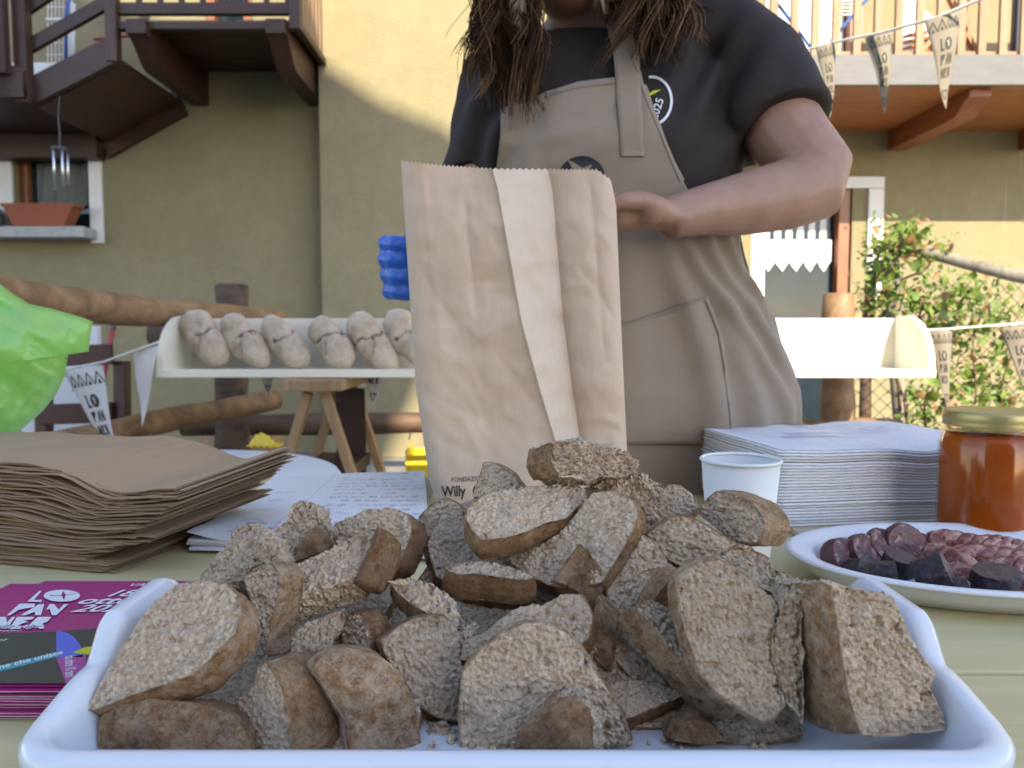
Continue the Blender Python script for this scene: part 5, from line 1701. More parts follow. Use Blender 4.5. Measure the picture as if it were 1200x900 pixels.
a0 = Vector(w2(-8, 808.5)); p.text('r.com', a0.x + .0028, a0.y, .0125, .0003, 'LEFT', .0006, 0, 0, .85, .3)
lp([(46, 806.5), (48.5, 803), (49.5, 803), (48.5, 804.5), (50, 804.5), (48, 807)])
a0 = Vector(w2(76.5, 769.5)); p.text('da oltre 10 anni', a0.x, a0.y, .0085, .0001, 'LEFT', .0012, 0, R(-60), .66)
put('lettering', p.mb, M['white_print'], fo)
p = PR(fm); p.poly([w2(73.5, 692.5), w2(77, 697), w2(75, 703.5), w2(72, 698)], .0012); p.strip([w2(58, 697.5), w2(66, 698.5), w2(88, 696)], .0012, .0012)
put('emblem_star', p.mb, M['magenta'], fo)

# ------------------------------------------------------------------ white papers with handwriting
pp = thing('papers', 'pad of white handwritten papers lying behind the bread', 'papers', (-.2, 1.0, .75))
zt = .766
Q = [on(219, 630, zt), on(505, 640, zt), on(497, 551, zt), on(322, 558, zt)]
def padp(u, v, z): 
    p = Q[0].lerp(Q[1], u).lerp(Q[3].lerp(Q[2], u), v); return Vector((p.x, p.y, z))
for k in range(4):
    z0 = .7506 + .0036 * k
    m = MB(); dx = [(.004, -.004), (-.002, .003), (.001, 0), (0, 0)][k]
    def fn(u, v, z0=z0, dx=dx, k=k):
        p = padp(u, v, z0 + .0030)
        c_ = .007 * math.exp(-((u / .08) ** 2 + (v / .14) ** 2)) if k == 3 else 0
        return p + Vector((dx[0], dx[1], c_ + .0006 * math.sin(u * 9 + k)))
    m.grid(fn, 24, 16, thick=-.0029 if k < 3 else -.0012)
    put('sheet', m, M['paper'], pp, False)
rw = random.Random(8)
def pf(u, v, l):
    c_ = .007 * math.exp(-((u / .08) ** 2 + (v / .14) ** 2))
    return padp(u, v, .7506 + .0108 + .0030 + c_ + .0006 * math.sin(u * 9 + 3) + .0017)
p = PR(pf)
for row in range(15):
    v = .95 - .058 * row
    u = .46 + .02 * rw.random() if row < 13 else .1
    while u < .93:
        ln = rw.uniform(.03, .09)
        pts = [(u + ln * i / 16, v + rw.uniform(-.013, .013) + .02 * (u - .46) + row % 3 * .004) for i in range(17)]
        if rw.random() < .8: p.strip(pts, .0018)
        u += ln + rw.uniform(.008, .022)
for row in range(5):
    u = .12 + .03 * rw.random(); v = .10 + .14 * row
    p.strip([(u + .012 * i, v + rw.uniform(-.012, .012)) for i in range(int(rw.uniform(6, 14)))], .0028)
p.strip([(.30, .08), (.36, .5), (.40, .97)], .0014)
put('handwriting', p.mb, M['pen'], pp)
mg = thing('magazine', 'grey blue printed magazine under the right edge of the white papers', 'magazine', (-.1, 1.0, .75))
a_, b_ = on(470, 640, .752), on(501, 556, .752)
m = MB()
for k in range(3):
    m.prism([(a_.x - .1, a_.y), (a_.x + .004 + .004 * k, a_.y), (b_.x + .012 + .004 * k, b_.y - .02), (b_.x - .1, b_.y - .02)], .7503 + .0012 * (2 - k) * 0 + .00012 * k, .7504 + .00012 * k)
put('pages', m, plain('magazine_page', (.22, .28, .36), .5, .35, 60), mg)

# ------------------------------------------------------------------ paper cup
cx_, cy_ = at(868, 540, .69).x, .69
cpt = thing('paper_cup', 'plain white paper cup standing in front of the napkin pack', 'cup', (cx_, cy_, .75))
m = MB(); m.lathe([(.0245, .7515), (.0345, .866), (.0338, .866), (.0240, .757), (0, .757)], (cx_, cy_, 0), 56); put('cup_body', m, M['cup'], cpt, True)
m = MB()
m.lathe([(.0345 + .0017 * math.cos(k * math.pi / 5), .866 + .0017 * math.sin(k * math.pi / 5)) for k in range(10)], (cx_, cy_, 0), 56, closed=True); put('rolled_rim', m, M['cup'], cpt, True)

# ------------------------------------------------------------------ pack of napkins in clear film
NO, nyaw = Vector((.304, .872, .757)), R(8.5)
nx, ny = Vector((math.cos(nyaw), math.sin(nyaw), 0)), Vector((-math.sin(nyaw) - .02, math.cos(nyaw), 0))
nk = thing('napkin_pack', 'pack of white paper napkins wrapped in clear film beside the honey jar', 'napkins', NO + nx * .16 + ny * .13)
NL, WN, DN, HN = 25, .325, .270, .0875
rn = random.Random(2)
def nz(s, t, f):
    return (.0010 * math.sin(s * 21 + 1.3 * f) + .0009 * math.sin(s * 47 + 2) + .0005 * math.sin(t * 30)) * f - .0028 * f * math.exp(-((s - .185) / .028) ** 2) - .0015 * f * ss(.75, 1.0, t / DN)
for i in range(NL):
    f = (i + .5) / NL
    th = HN / NL
    jx, jy = rn.gauss(0, .0006), rn.gauss(0, .0008)
    m = MB()
    ring = []
    ns, ntt = 26, 10
    # folded sheet: bulging rounded edge at the front and the left
    def edge(o, zz):
        pts = []
        for k in range(ns + 1): pts.append((o + (WN - 2 * o) * k / ns, o))
        for k in range(1, ntt + 1): pts.append((WN - o, o + (DN - 2 * o) * k / ntt))
        for k in range(1, ns + 1): pts.append((WN - o - (WN - 2 * o) * k / ns, DN - o))
        for k in range(1, ntt): pts.append((o, DN - o - (DN - 2 * o) * k / ntt))
        return [NO + nx * (s + jx) + ny * (t + jy) + Vector((0, 0, HN * (i / NL) + zz * th + nz(s, t, f))) for s, t in pts]
    lv = [(.0024, .02), (.0007, .22), (0, .5), (.0007, .78), (.0024, .97)]
    n_ = len(edge(0, 0)); vs = []
    for o_, z_ in lv: vs += edge(o_, z_)
    fs = [(r_ * n_ + k, r_ * n_ + (k + 1) % n_, (r_ + 1) * n_ + (k + 1) % n_, (r_ + 1) * n_ + k) for r_ in range(len(lv) - 1) for k in range(n_)]
    m.add(vs, fs)
    put('napkin', m, M['napkin'], nk, True)
def top_pt(s, t, lift=0):
    return NO + nx * s + ny * t + Vector((0, 0, HN + nz(s, t, 1) + .0004 + lift))
m = MB(); m.grid(lambda u, v: top_pt(.002 + (WN - .004) * u, .002 + (DN - .004) * v), 26, 14); put('top_napkin', m, M['napkin'], nk, True)
m = MB()
def wrap_top(u, v):
    s, t = -.002 + (WN + .004) * u, -.002 + (DN + .004) * v
    return top_pt(s, t, .0025 + .0014 * float(vnoise(np.array([[s * 60, t * 22, 1.]]))[0]) + .0009 * math.sin(s * 200 + 9 * t))
m.grid(wrap_top, 60, 40)
m.grid(lambda u, v: (lambda p: Vector((p.x, p.y, NO.z + (p.z - NO.z) * v)) - ny * (.0016 * abs(math.sin(u * 21 + 5 * v)) + .001))(wrap_top(u, 0)), 60, 24)
m.grid(lambda u, v: (lambda p: Vector((p.x, p.y, NO.z + (p.z - NO.z) * v)) - nx * (.0016 * abs(math.sin(u * 17 + 5 * v)) + .001))(wrap_top(0, u)), 40, 20)
m.grid(lambda u, v: (lambda p: Vector((p.x, p.y, NO.z + (p.z - NO.z) * v)) + nx * .001)(wrap_top(1, u)), 40, 6)
fl_ = put('film_wrap', m, M['film'], nk, True)
p = PR(lambda s, t, l: top_pt(s, t, .0046))
for k in range(22): p.strip([(.07 + .0045 * k, .10), (.07 + .0045 * k, .125)], .0018)
for k in range(5): p.strip([(.02, .165 + .005 * k), (.055 - .004 * k, .165 + .005 * k)], .0018)
for k in range(12): p.strip([(.15 + .003 * k, .205), (.15 + .003 * k, .235)], .0016)
p.strip([(.21, .15), (.26, .15), (.26, .17), (.21, .17), (.21, .15)], .0016); p.strip([(.225, .155), (.245, .165)], .003)
put('film_print', p.mb, M['film_print'], nk)

# ------------------------------------------------------------------ honey jar
jx_, jy_ = .523, .838
jr = thing('honey_jar', 'large glass jar of amber honey with a gold lid beside the napkins', 'jar', (jx_, jy_, .757))
g_ = [(0, .7575), (.045, .7575), (.0505, .763), (.0512, .775), (.0512, .858), (.049, .867), (.0455, .8725), (.0445, .876), (.0445, .886)]
m = MB(); m.lathe(g_, (jx_, jy_, 0), 64); put('glass', m, M['jar_glass'], jr, True)
m = MB(); m.lathe([(0, .7605), (.0435, .7605), (.0485, .766), (.0492, .776), (.0492, .857), (.047, .865), (.0435, .871), (0, .871)], (jx_, jy_, 0), 64); put('honey', m, M['honey'], jr, True)
m = MB(); m.lathe([(.0452, .880), (.0472, .8795), (.0478, .882), (.0472, .884), (.0478, .886), (.0478, .893), (.0465, .8955), (.043, .8965), (.041, .8955), (0, .8955)], (jx_, jy_, 0), 64); auto_smooth(put('lid', m, M['lid'], jr), 50)
for zz in (.8735, .8765):
    m = MB(); m.lathe([(.0455 + .0012 * math.cos(k * 1.047), zz + .0012 * math.sin(k * 1.047)) for k in range(6)], (jx_, jy_, 0), 48, closed=True); put('thread_ring', m, M['jar_glass'], jr, True)

# ------------------------------------------------------------------ plate of cured meats
PC, pyaw = Vector((.436, .703, .7505)), R(-2)
m = MB()
def ov(a_, b_, z, n=72):
    return [(PC.x + a_ * math.cos(2 * math.pi * k / n) * math.cos(pyaw) - b_ * math.sin(2 * math.pi * k / n) * math.sin(pyaw), PC.y + a_ * math.cos(2 * math.pi * k / n) * math.sin(pyaw) + b_ * math.sin(2 * math.pi * k / n) * math.cos(pyaw), PC.z + z) for k in range(n)]
lv = [(.142, .082, 0), (.150, .090, .001), (.166, .106, .013), (.1725, .1135, .0215), (.1752, .1165, .0235), (.1765, .118, .0225), (.1772, .1187, .0245), (.1755, .117, .0262), (.171, .1125, .0265), (.160, .1015, .0235), (.1585, .100, .0222), (.155, .0965, .0222), (.1525, .094, .020), (.143, .083, .006), (.138, .078, .0035), (.05, .028, .003)]
vs = []
for a_, b_, z in lv: vs += ov(a_, b_, z)
n_ = 72
fs = [(r_ * n_ + k, r_ * n_ + (k + 1) % n_, (r_ + 1) * n_ + (k + 1) % n_, (r_ + 1) * n_ + k) for r_ in range(len(lv) - 1) for k in range(n_)]
fs += [tuple(reversed(range(n_))), tuple((len(lv) - 1) * n_ + k for k in range(n_))]
m.add(vs, fs)
tag(put('plate', m, M['plate'], smooth=True), 'white oval plastic plate of cured meats in front of the honey jar', 'plate')

def chunk(name, c, r, eul, mat, label, group, seed, sq=1.0, amp=.08, cut=None, sc=40, bend=0, cat='meat'):
    "an irregular piece: a squared-off ellipsoid with noise, optional flat cut on +x"
    bm = bmesh.new(); bmesh.ops.create_icosphere(bm, subdivisions=5, radius=1)
    V = np.array([tuple(v.co) for v in bm.verts]); bm.verts.index_update(); Fc = [tuple(v.index for v in f.verts) for f in bm.faces]; bm.free()
    V = np.sign(V) * np.abs(V) ** sq
    V *= 1 + fbm(V * 2.2 + seed * 3.1, 4, seed)[:, None] * amp * 2.6 + fbm(V * 7 + seed, 3, seed + 2)[:, None] * .05
    if cut is not None: V[:, 0] = np.minimum(V[:, 0], cut + .03 * fbm(V * 5, 2, seed + 3))
    V = V * np.array(r)
    if bend: V[:, 2] += bend * (V[:, 0] / r[0]) ** 2
    Rm = np.array(__import__('mathutils').Euler([R(a) for a in eul]).to_matrix())
    V = V @ Rm.T + np.array(c)
    m = MB(); m.v = [tuple(v) for v in V]; m.f = Fc; m.m = [0] * len(Fc)
    return tag(put(name, m, mat, smooth=True), label, cat, group)
S_ = lambda px, py, y: at(px, py, y)
def stub(name, c, r, h, eul, mats, label, group, seed, oval=1.0, wrinkle=.05, sag=0):
    "a slice or stub of sausage: cut faces top and bottom (second material), wrinkled skin round the side"
    n, cap, sides = 56, 10, 12
    prof = [(r * k / cap, h / 2) for k in range(cap + 1)] + [(r * (1 + .05 * math.sin(math.pi * k / sides)), h / 2 - h * k / sides) for k in range(1, sides)] + [(r * k / cap, -h / 2) for k in range(cap, -1, -1)]
    V = np.array([(max(rr_, 1e-5) * math.cos(2 * math.pi * k / n), max(rr_, 1e-5) * math.sin(2 * math.pi * k / n) * oval, z) for rr_, z in prof for k in range(n)])
    q = V / r
    rad = np.hypot(q[:, 0], q[:, 1] / oval)
    w1 = fbm(q * 1.3 + seed * 2.7, 3, seed) * .13 + fbm(q * np.array([5, 5, 1.6]) + seed, 3, seed + 1) * wrinkle
    V[:, :2] *= (1 + w1 * np.clip(rad, 0, 1))[:, None]
    V[:, 2] += (fbm(q * 3.2 + 9 + seed, 3, seed + 2) * .06 + fbm(q * 9 + seed, 2, seed + 5) * .022) * r * np.where(rad < .98, 1, .4) - sag * (V[:, 0] / r) ** 2
    Rm = np.array(__import__('mathutils').Euler([R(a_) for a_ in eul]).to_matrix())
    V = V @ Rm.T + np.array(c)
    m = MB()
    fs, mi = [], []
    for i in range(len(prof) - 1):
        for k in range(n):
            fs.append((i * n + k, (i + 1) * n + k, (i + 1) * n + (k + 1) % n, i * n + (k + 1) % n)); mi.append(1 if i < cap or i >= cap + sides else 0)
    m.v = [tuple(v) for v in V]; m.f = fs; m.m = mi
    return tag(auto_smooth(put(name, m, mats), 50), label, 'meat', group)
SM, BM = [M['salami_skin'], M['salami']], [M['black_sausage'], M['black_cut']]
gs = 'pieces of salami on the plate'
stub('salami', S_(986, 654, .728), .0215, .016, (62, 8, 32), SM, 'large dark red salami slice at the left end of the plate', gs, 1, .85)
stub('salami', S_(1013, 649, .738), .0215, .013, (56, 14, 26), SM, 'salami slice leaning on the large left one', gs, 2, .85)
stub('salami', S_(1036, 642, .752), .020, .012, (52, 20, 10), SM, 'salami slice half hidden behind the tall marbled slice', gs, 4, .9)
stub('salami', S_(1060, 640, .757), .0225, .010, (74, 6, 14), SM, 'tall marbled salami slice standing at the back of the plate', gs, 3, .95)
gk = 'black sausage pieces on the plate'
stub('blood_sausage', S_(1008, 669, .700), .0125, .016, (70, 0, 30), BM, 'small black sausage piece at the left front under the salami', gk, 21, .9, .09)
stub('blood_sausage', S_(1036, 676, .672), .0145, .022, (78, 10, 64), BM, 'black sausage chunk second from the left at the plate front', gk, 22, .9, .09)
stub('blood_sausage', S_(1054, 662, .706), .0150, .018, (14, 8, 0), BM, 'black sausage piece with a greyish brown cut face upward', gk, 23, .9, .09)
stub('blood_sausage', S_(1094, 674, .662), .0175, .026, (58, 34, 40), BM, 'largest black sausage chunk at the front middle of the plate', gk, 24, .92, .10)
stub('blood_sausage', S_(1166, 681, .652), .0180, .020, (10, -4, 0), BM, 'black sausage chunk at the right with its cut face up', gk, 25, .92, .09)
stub('blood_sausage', S_(1124, 690, .648), .0090, .012, (80, 0, 80), BM, 'low black sausage scrap between the two big front chunks', gk, 26, .9, .10)
def rasher(a, c, y0, y1, wd, label, seed, bow=0.0, tilt=.5):
    "a curled strip of bacon between two points"
    A, C = at(a[0], a[1], y0), at(c[0], c[1], y1)
    d = (C - A).normalized(); up = Vector((0, -tilt, 1)).normalized(); sd = d.cross(up).normalized(); up = sd.cross(d)
    r_ = random.Random(seed); ph = r_.uniform(0, 6)
    def fn(u, v):
        p = A.lerp(C, u); w_ = wd * (.85 + .15 * math.sin(u * 4 + ph)) * (1 - .5 * abs(2 * u - 1) ** 6)
        s_ = v - .5
        return p + sd * (w_ * s_) + up * (bow * math.sin(math.pi * u) + .0015 * math.sin(u * 8 + ph) + .0016 * math.cos(s_ * 3.0 + ph) * math.sin(u * 5) - .004 * s_ * s_ * 4 + .001 * math.sin(u * 37 + v * 9))
    m = MB(); m.grid(fn, 40, 8, thick=.0035)
    return tag(put('bacon_strip', m, M['lard'], smooth=True), label, 'meat', 'bacon strips on the plate')
rasher((1090, 630), (1182, 640), .765, .748, .016, 'thin curled bacon strip highest at the back of the plate', 1, .004, .9)
rasher((1110, 648), (1215, 654), .735, .722, .018, 'long reddish bacon strip across the right of the plate', 2, .003, .9)
rasher((1088, 642), (1146, 666), .738, .690, .017, 'bacon strip sloping down beside the black sausage', 3, .005, .8)
rasher((1112, 668), (1150, 676), .690, .672, .026, 'pale fatty bacon slice between the black chunks', 4, .002, .5)
rasher((1150, 660), (1222, 668), .712, .700, .020, 'bacon strip at the right below the long reddish one', 5, .004, .8)
rasher((1130, 634), (1205, 642), .775, .765, .014, 'narrow bacon strip at the very back right of the plate', 6, .006, .9)
rasher((1180, 684), (1222, 690), .668, .655, .026, 'pink fatty bacon slice at the right edge of the photo', 7, .002, .4)
rasher((1072, 634), (1112, 640), .772, .760, .016, 'short bacon piece behind the tall salami slice', 8, .003, .9)

# ------------------------------------------------------------------ green plastic bag at the left
gb = thing('green_bag', 'bulging bright green plastic carrier bag at the left edge', 'bag', (-.85, 1.15, .655))
GP = [(-40, 322), (0, 333), (12, 342), (34, 356), (62, 362), (97, 372), (109, 377), (106, 392), (104, 412), (80, 415), (76, 440), (66, 462), (50, 482), (20, 508), (0, 517), (-60, 545), (-160, 560), (-260, 540), (-300, 440), (-220, 360), (-120, 326)]
gc = (-90, 440)
def gbag(u, v, back=False):
    th = u * len(GP); i = int(th) % len(GP); f = th - int(th)
    a, c = GP[i], GP[(i + 1) % len(GP)]
    p = (a[0] + (c[0] - a[0]) * f, a[1] + (c[1] - a[1]) * f)
    px, py = gc[0] + (p[0] - gc[0]) * v, gc[1] + (p[1] - gc[1]) * v
    dm = math.sqrt(max(0, 1 - v ** 2.6)) * .16
    q = np.array([[px * .022, py * .022, 2.0 if back else 0.]])
    w_ = float(fbm(q, 3, 51)[0]) * .030 + abs(float(fbm(np.array([[(px * .8 + py * .6) * .010, (-px * .6 + py * .8) * .045, 5.]]), 2, 57)[0])) * .030 + abs(float(fbm(np.array([[(px * .5 - py * .85) * .012, (px * .85 + py * .5) * .060, 8.]]), 1, 63)[0])) * .012
    kn = .03 * math.exp(-((px - 92) / 22) ** 2 - ((py - 392) / 22) ** 2)
    return at(px, py, 1.17 + (dm if back else -dm) + w_ * min(1, (1 - v) * 6 + .25) - kn)
m = MB(); m.grid(lambda u, v: gbag(u, .02 + .98 * v), 189, 60); m.grid(lambda u, v: gbag(1 - u, .02 + .98 * v, True), 84, 20)
put('film', m, M['green_bag'], gb, True)
m = MB(); bx = at(0, 450, 1.16)
m.box(tuple(at(-6, 452, 1.17)), (.12, .06, .09), (0, .3, .2), .02); put('contents', m, M['royal'], gb, True)
m = MB(); m.box(tuple(at(36, 441, 1.135)), (.014, .02, .011), (.2, .4, .2), .003); put('dark_label', m, M['charcoal'], gb)
lg = MB()
w_ = at(-90, 560, 1.17)
lg.lathe([(.17, 0), (.17, .03), (.03, .05), (.03, w_.z - .03), (.2, w_.z - .02), (.2, w_.z + .012), (0, w_.z + .012)], (w_.x, 1.17, 0), 32)
tag(put('stool', lg, M['white_table'], smooth=True), 'round white stool under the green plastic bag', 'stool')
# ------------------------------------------------------------------ the heap of bread
CAMN = np.array(CAM)
def raynp(px, py):
    return np.array(_fw) + np.array((1., 0, 0)) * ((px - 600) / F) + np.array(_up) * ((450 - py) / F)

def bread(label, poly, y, yaw, el, t, face=0, torn=(), flour=.25, brown=.3, rough=1.0, seed=None, bulge=0.0, backface=0):
    """one piece: its cut face is outlined at its own distance y and lies in a plane whose normal has that yaw and elevation;
    t is its thickness. face 0 crumb, 1 crust. torn: index ranges of the outline that are torn crumb instead of crust"""
    seed = seed if seed is not None else len(BREADS) * 7 + 3
    BREADS.append(label)
    ya, e = R(yaw), R(el)
    n = np.array((math.sin(ya) * math.cos(e), -math.cos(ya) * math.cos(e), math.sin(e)))
    cpx, cpy = np.mean([p[0] for p in poly]), np.mean([p[1] for p in poly])
    d = raynp(cpx, cpy); C = CAMN + d * (y / d[1])
    pts = []
    for px, py in poly:
        d = raynp(px, py); dn = d @ n
        k = ((C - CAMN) @ n) / dn
        pts.append(CAMN + d * k)
    pts = np.array(pts); C = pts.mean(0)
    ax = np.cross((0, 0, 1.), n); ax /= np.linalg.norm(ax); ay = np.cross(n, ax)
    q = np.stack([(pts - C) @ ax, (pts - C) @ ay], 1)
    cov = np.cov(q.T); w_, vv = np.linalg.eigh(cov)
    sc = np.sqrt(w_); sc = np.maximum(sc, sc.max() * .3)
    qn = q @ vv / sc                                   # roughly round in these coordinates
    # outline as radius over angle, with softened corners
    m_ = len(qn)
    dense, flag = [], []
    tornset = np.zeros(m_)
    for a, b in torn:
        for k in range(a, b + 1): tornset[k % m_] = 1
    for k in range(m_):
        p0, p1, p2, p3 = qn[k - 1], qn[k], qn[(k + 1) % m_], qn[(k + 2) % m_]
        for j in range(16):
            s = j / 16
            cat = .5 * (2 * p1 + (p2 - p0) * s + (2 * p0 - 5 * p1 + 4 * p2 - p3) * s * s + (3 * p1 - p0 - 3 * p2 + p3) * s ** 3)
            dense.append(.2 * cat + .8 * (p1 + (p2 - p1) * s)); flag.append(tornset[k])
    dense = np.array(dense); flag = np.array(flag)
    th = np.arctan2(dense[:, 1], dense[:, 0]); rr = np.hypot(dense[:, 0], dense[:, 1])
    NA = 720
    bins = ((th + math.pi) / (2 * math.pi) * NA).astype(int) % NA
    RA = np.full(NA, np.nan); FA = np.full(NA, np.nan)
    for k in range(len(bins)):
        if np.isnan(RA[bins[k]]) or rr[k] > RA[bins[k]]: RA[bins[k]] = rr[k]; FA[bins[k]] = flag[k]
    ok = ~np.isnan(RA); idx = np.arange(NA)
    RA = np.interp(idx, idx[ok], RA[ok], period=NA); FA = np.interp(idx, idx[ok], FA[ok], period=NA)
    kern = np.hanning(6); kern /= kern.sum()
    RA = np.convolve(np.r_[RA[-20:], RA, RA[:20]], kern, 'same')[20:-20]
    size = 2 * sc.max() * 1.7
    N = int(np.clip(size / .00115, 40, 100))
    u = np.linspace(-1, 1, N)
    U, W = np.meshgrid(u, u, indexing='ij')
    X = U * np.sqrt(1 - W ** 2 / 2); Y = W * np.sqrt(1 - U ** 2 / 2)
    r = np.hypot(X, Y).ravel(); a = np.arctan2(Y, X).ravel()
    fi = (a + math.pi) / (2 * math.pi) * NA
    Rr = np.interp(fi, idx, RA, period=NA); Fl = np.interp(fi, idx, FA, period=NA)
    loc = np.stack([r * Rr * np.cos(a), r * Rr * np.sin(a)], 1) * sc @ vv.T
    front = C + loc[:, :1] * ax + loc[:, 1:] * ay
    bnd = [(i, 0) for i in range(N)] + [(N - 1, j) for j in range(1, N)] + [(i, N - 1) for i in range(N - 2, -1, -1)] + [(0, j) for j in range(N - 2, 0, -1)]
    bi = np.array([i * N + j for i, j in bnd])
    mR = max(4, int(t / .0016))
    V = [front]; crust = [np.where(r > 1 - .0016 / max(.01, size / 2), .55 * (1 - Fl), 0.0) if not face else np.full(len(r), 1.0)]
    nb_ = len(bi)
    out = (loc[bi] / (np.linalg.norm(loc[bi], axis=1)[:, None] + 1e-9))
    outw = out[:, :1] * ax + out[:, 1:] * ay
    for k in range(1, mR):
        s = k / mR
        rim = -.0006 * (abs(2 * s - 1) ** 6) + .0016 * math.sin(math.pi * s)
        V.append(front[bi] - n * (t * s) + outw * rim); crust.append(1 - Fl[bi])
    V.append(front - n * t + (-loc[:, :1] * ax - loc[:, 1:] * ay) * .02); crust.append(np.where(r > .985, .5, 0.0) if not backface else np.ones(len(r)))
    nF = len(front)
    isface = np.r_[np.ones(nF), np.zeros(nb_ * (mR - 1)), -np.ones(nF)]
    rad = np.r_[r, np.ones(nb_ * (mR - 1)), r]
    V = np.concatenate(V); crust = np.concatenate(crust)
    fs = []
    for i in range(N - 1):
        for j in range(N - 1):
            fs.append((i * N + j, (i + 1) * N + j, (i + 1) * N + j + 1, i * N + j + 1))
    base = nF
    ringids = [list(bi)] + [list(range(base + k * nb_, base + (k + 1) * nb_)) for k in range(mR - 1)] + [list(bi + base + nb_ * (mR - 1))]
    for k in range(mR):
        A, B = ringids[k], ringids[k + 1]
        for i in range(nb_):
            i2 = (i + 1) % nb_
            fs.append((A[i2], A[i], B[i], B[i2]))
    ob = base + nb_ * (mR - 1)
    for i in range(N - 1):
        for j in range(N - 1):
            fs.append((ob + i * N + j, ob + i * N + j + 1, ob + (i + 1) * N + j + 1, ob + (i + 1) * N + j))
    # relief: a granular crumb on cut and torn faces, a gently lumpy crust
    so = seed * 1.37
    P = V + so
    crumbw = 1 - np.clip(crust, 0, 1)
    g1 = worley(P * 370, seed) ; g2 = fbm(P * 95, 3, seed + 1); g3 = fbm(P * 32, 3, seed + 2)
    pit = np.clip(vnoise(P * 190, seed + 4) - .45, 0, 1)
    pit2 = np.clip(vnoise(P * 75, seed + 14) - .50, 0, 1)
    hc = -pit2 * .0075 + (.5 - g1) * .0034 + g2 * .0022 + g3 * .0024 - pit * .0060
    hk = g3 * .0022 + fbm(P * 110, 4, seed + 6) * .0013 - np.clip(vnoise(P * 140, seed + 21) - .5, 0, 1) * .003
    h = hc * crumbw * rough + hk * (1 - crumbw)
    if bulge: h = h + bulge * np.where(isface > 0, np.clip(1 - rad ** 2.2, 0, 1), 0)
    outall = np.zeros_like(V)
    outall[:nF] = n; outall[ob:] = -n
    for k in range(mR - 1): outall[base + k * nb_:base + (k + 1) * nb_] = outw
    edge = (rad > .965) & (isface != 0)
    V = V + outall * (h * np.where(edge, .35, 1.0))[:, None]
    # torn edges wander in and out
    jag = fbm(P * 60, 3, seed + 8) * .0032 * rough
    sel = np.r_[np.where(r > .90, Fl, 0), np.tile(Fl[bi], mR - 1), np.where(r > .90, Fl, 0)]
    outj = np.zeros_like(V); lo_ = loc / (np.linalg.norm(loc, axis=1)[:, None] + 1e-9); lw = lo_[:, :1] * ax + lo_[:, 1:] * ay
    outj[:nF] = lw; outj[ob:] = lw
    for k in range(mR - 1): outj[base + k * nb_:base + (k + 1) * nb_] = outw
    V = V + outj * (jag * sel)[:, None]
    o0 = np.array((V[:, 0].mean(), V[:, 1].mean(), V[:, 2].min()))
    me = bpy.data.meshes.new('bread_slice')
    me.from_pydata((V - o0).tolist(), [], fs)
    for nm, arr in (('crust', crust), ('flour', np.full(len(V), flour)), ('brown', np.full(len(V), brown))):
        at_ = me.attributes.new(nm, 'FLOAT', 'POINT'); at_.data.foreach_set('value', np.asarray(arr, dtype=np.float32))
    me.polygons.foreach_set('use_smooth', [True] * len(me.polygons))
    bs = np.zeros(len(V), bool); bs[bi] = True; bs2 = np.zeros(len(V), bool); bs2[bi + ob] = True
    me.update(calc_edges=True)
    ev = np.empty(len(me.edges) * 2, dtype=np.int32); me.edges.foreach_get('vertices', ev); ev = ev.reshape(-1, 2)
    shp = (bs[ev].all(1) | bs2[ev].all(1))
    sa = me.attributes.get('sharp_edge') or me.attributes.new('sharp_edge', 'BOOLEAN', 'EDGE'); sa.data.foreach_set('value', shp)
    me.materials.append(M['bread']); me.update()
    o = bpy.data.objects.new('bread_slice', me); link(o); o.location = o0; OFF[o.name] = Vector(o0)
    return tag(o, label, 'bread', 'pieces of cut bread heaped in the tray')
BREADS = []

# front row, left to right
bread('bread heel on its side, brown crust outward, in the front left tray corner', [(114, 867), (117, 842), (135, 822), (180, 819), (230, 824), (270, 837), (285, 853), (294, 877), (292, 888), (205, 891), (155, 882), (117, 878)], .386, 0, 24, .032, 1, bulge=.006, flour=.35, brown=.35)
bread('large slanting slice with wide crumb face leaning on the left tray wall', [(101, 831), (117, 800), (140, 760), (157, 738), (180, 705), (205, 686), (234, 679), (262, 682), (279, 695), (283, 718), (275, 742), (255, 764), (228, 790), (180, 806), (148, 817), (112, 832)], .405, -20, 44, .024, torn=((0, 4),), flour=.45)
bread('thick upright piece with grey cut side and lit crust, left of the twin blocks', [(276, 834), (281, 817), (297, 804), (303, 780), (311, 775), (322, 790), (331, 806), (336, 840), (341, 886), (318, 887), (296, 887), (288, 858)], .396, -34, 10, .034, torn=((0, 2),), flour=.3, rough=.6)
bread('round shouldered loaf end with a scored pale crust at the front', [(366, 786), (380, 770), (408, 762), (438, 766), (459, 778), (476, 800), (488, 828), (494, 880), (450, 886), (408, 884), (402, 844), (392, 826), (380, 804)], .405, 24, 16, .030, 1, bulge=.007, torn=((8, 12),), flour=.6, rough=.5)
bread('big rounded slice facing forward with a floury top edge, front centre', [(537, 850), (541, 787), (558, 767), (585, 743), (613, 730), (641, 730), (667, 743), (685, 768), (701, 792), (716, 812), (729, 836), (740, 868), (730, 874), (640, 879), (541, 880)], .412, -4, 18, .022, flour=.9, brown=.1)
bread('torn chunk with a brown crust corner in front of the big rounded slice', [(601, 880), (609, 858), (626, 834), (652, 816), (677, 816), (688, 833), (691, 876), (650, 880)], .386, -22, 20, .026, 1, torn=((3, 7),), bulge=.004, brown=.2, rough=1.5)
bread('torn crumb lump spilling to the right of the brown crust corner', [(682, 820), (700, 818), (716, 834), (730, 852), (741, 872), (715, 878), (688, 876), (684, 850)], .388, 8, 26, .024, torn=((0, 7),), rough=1.8)
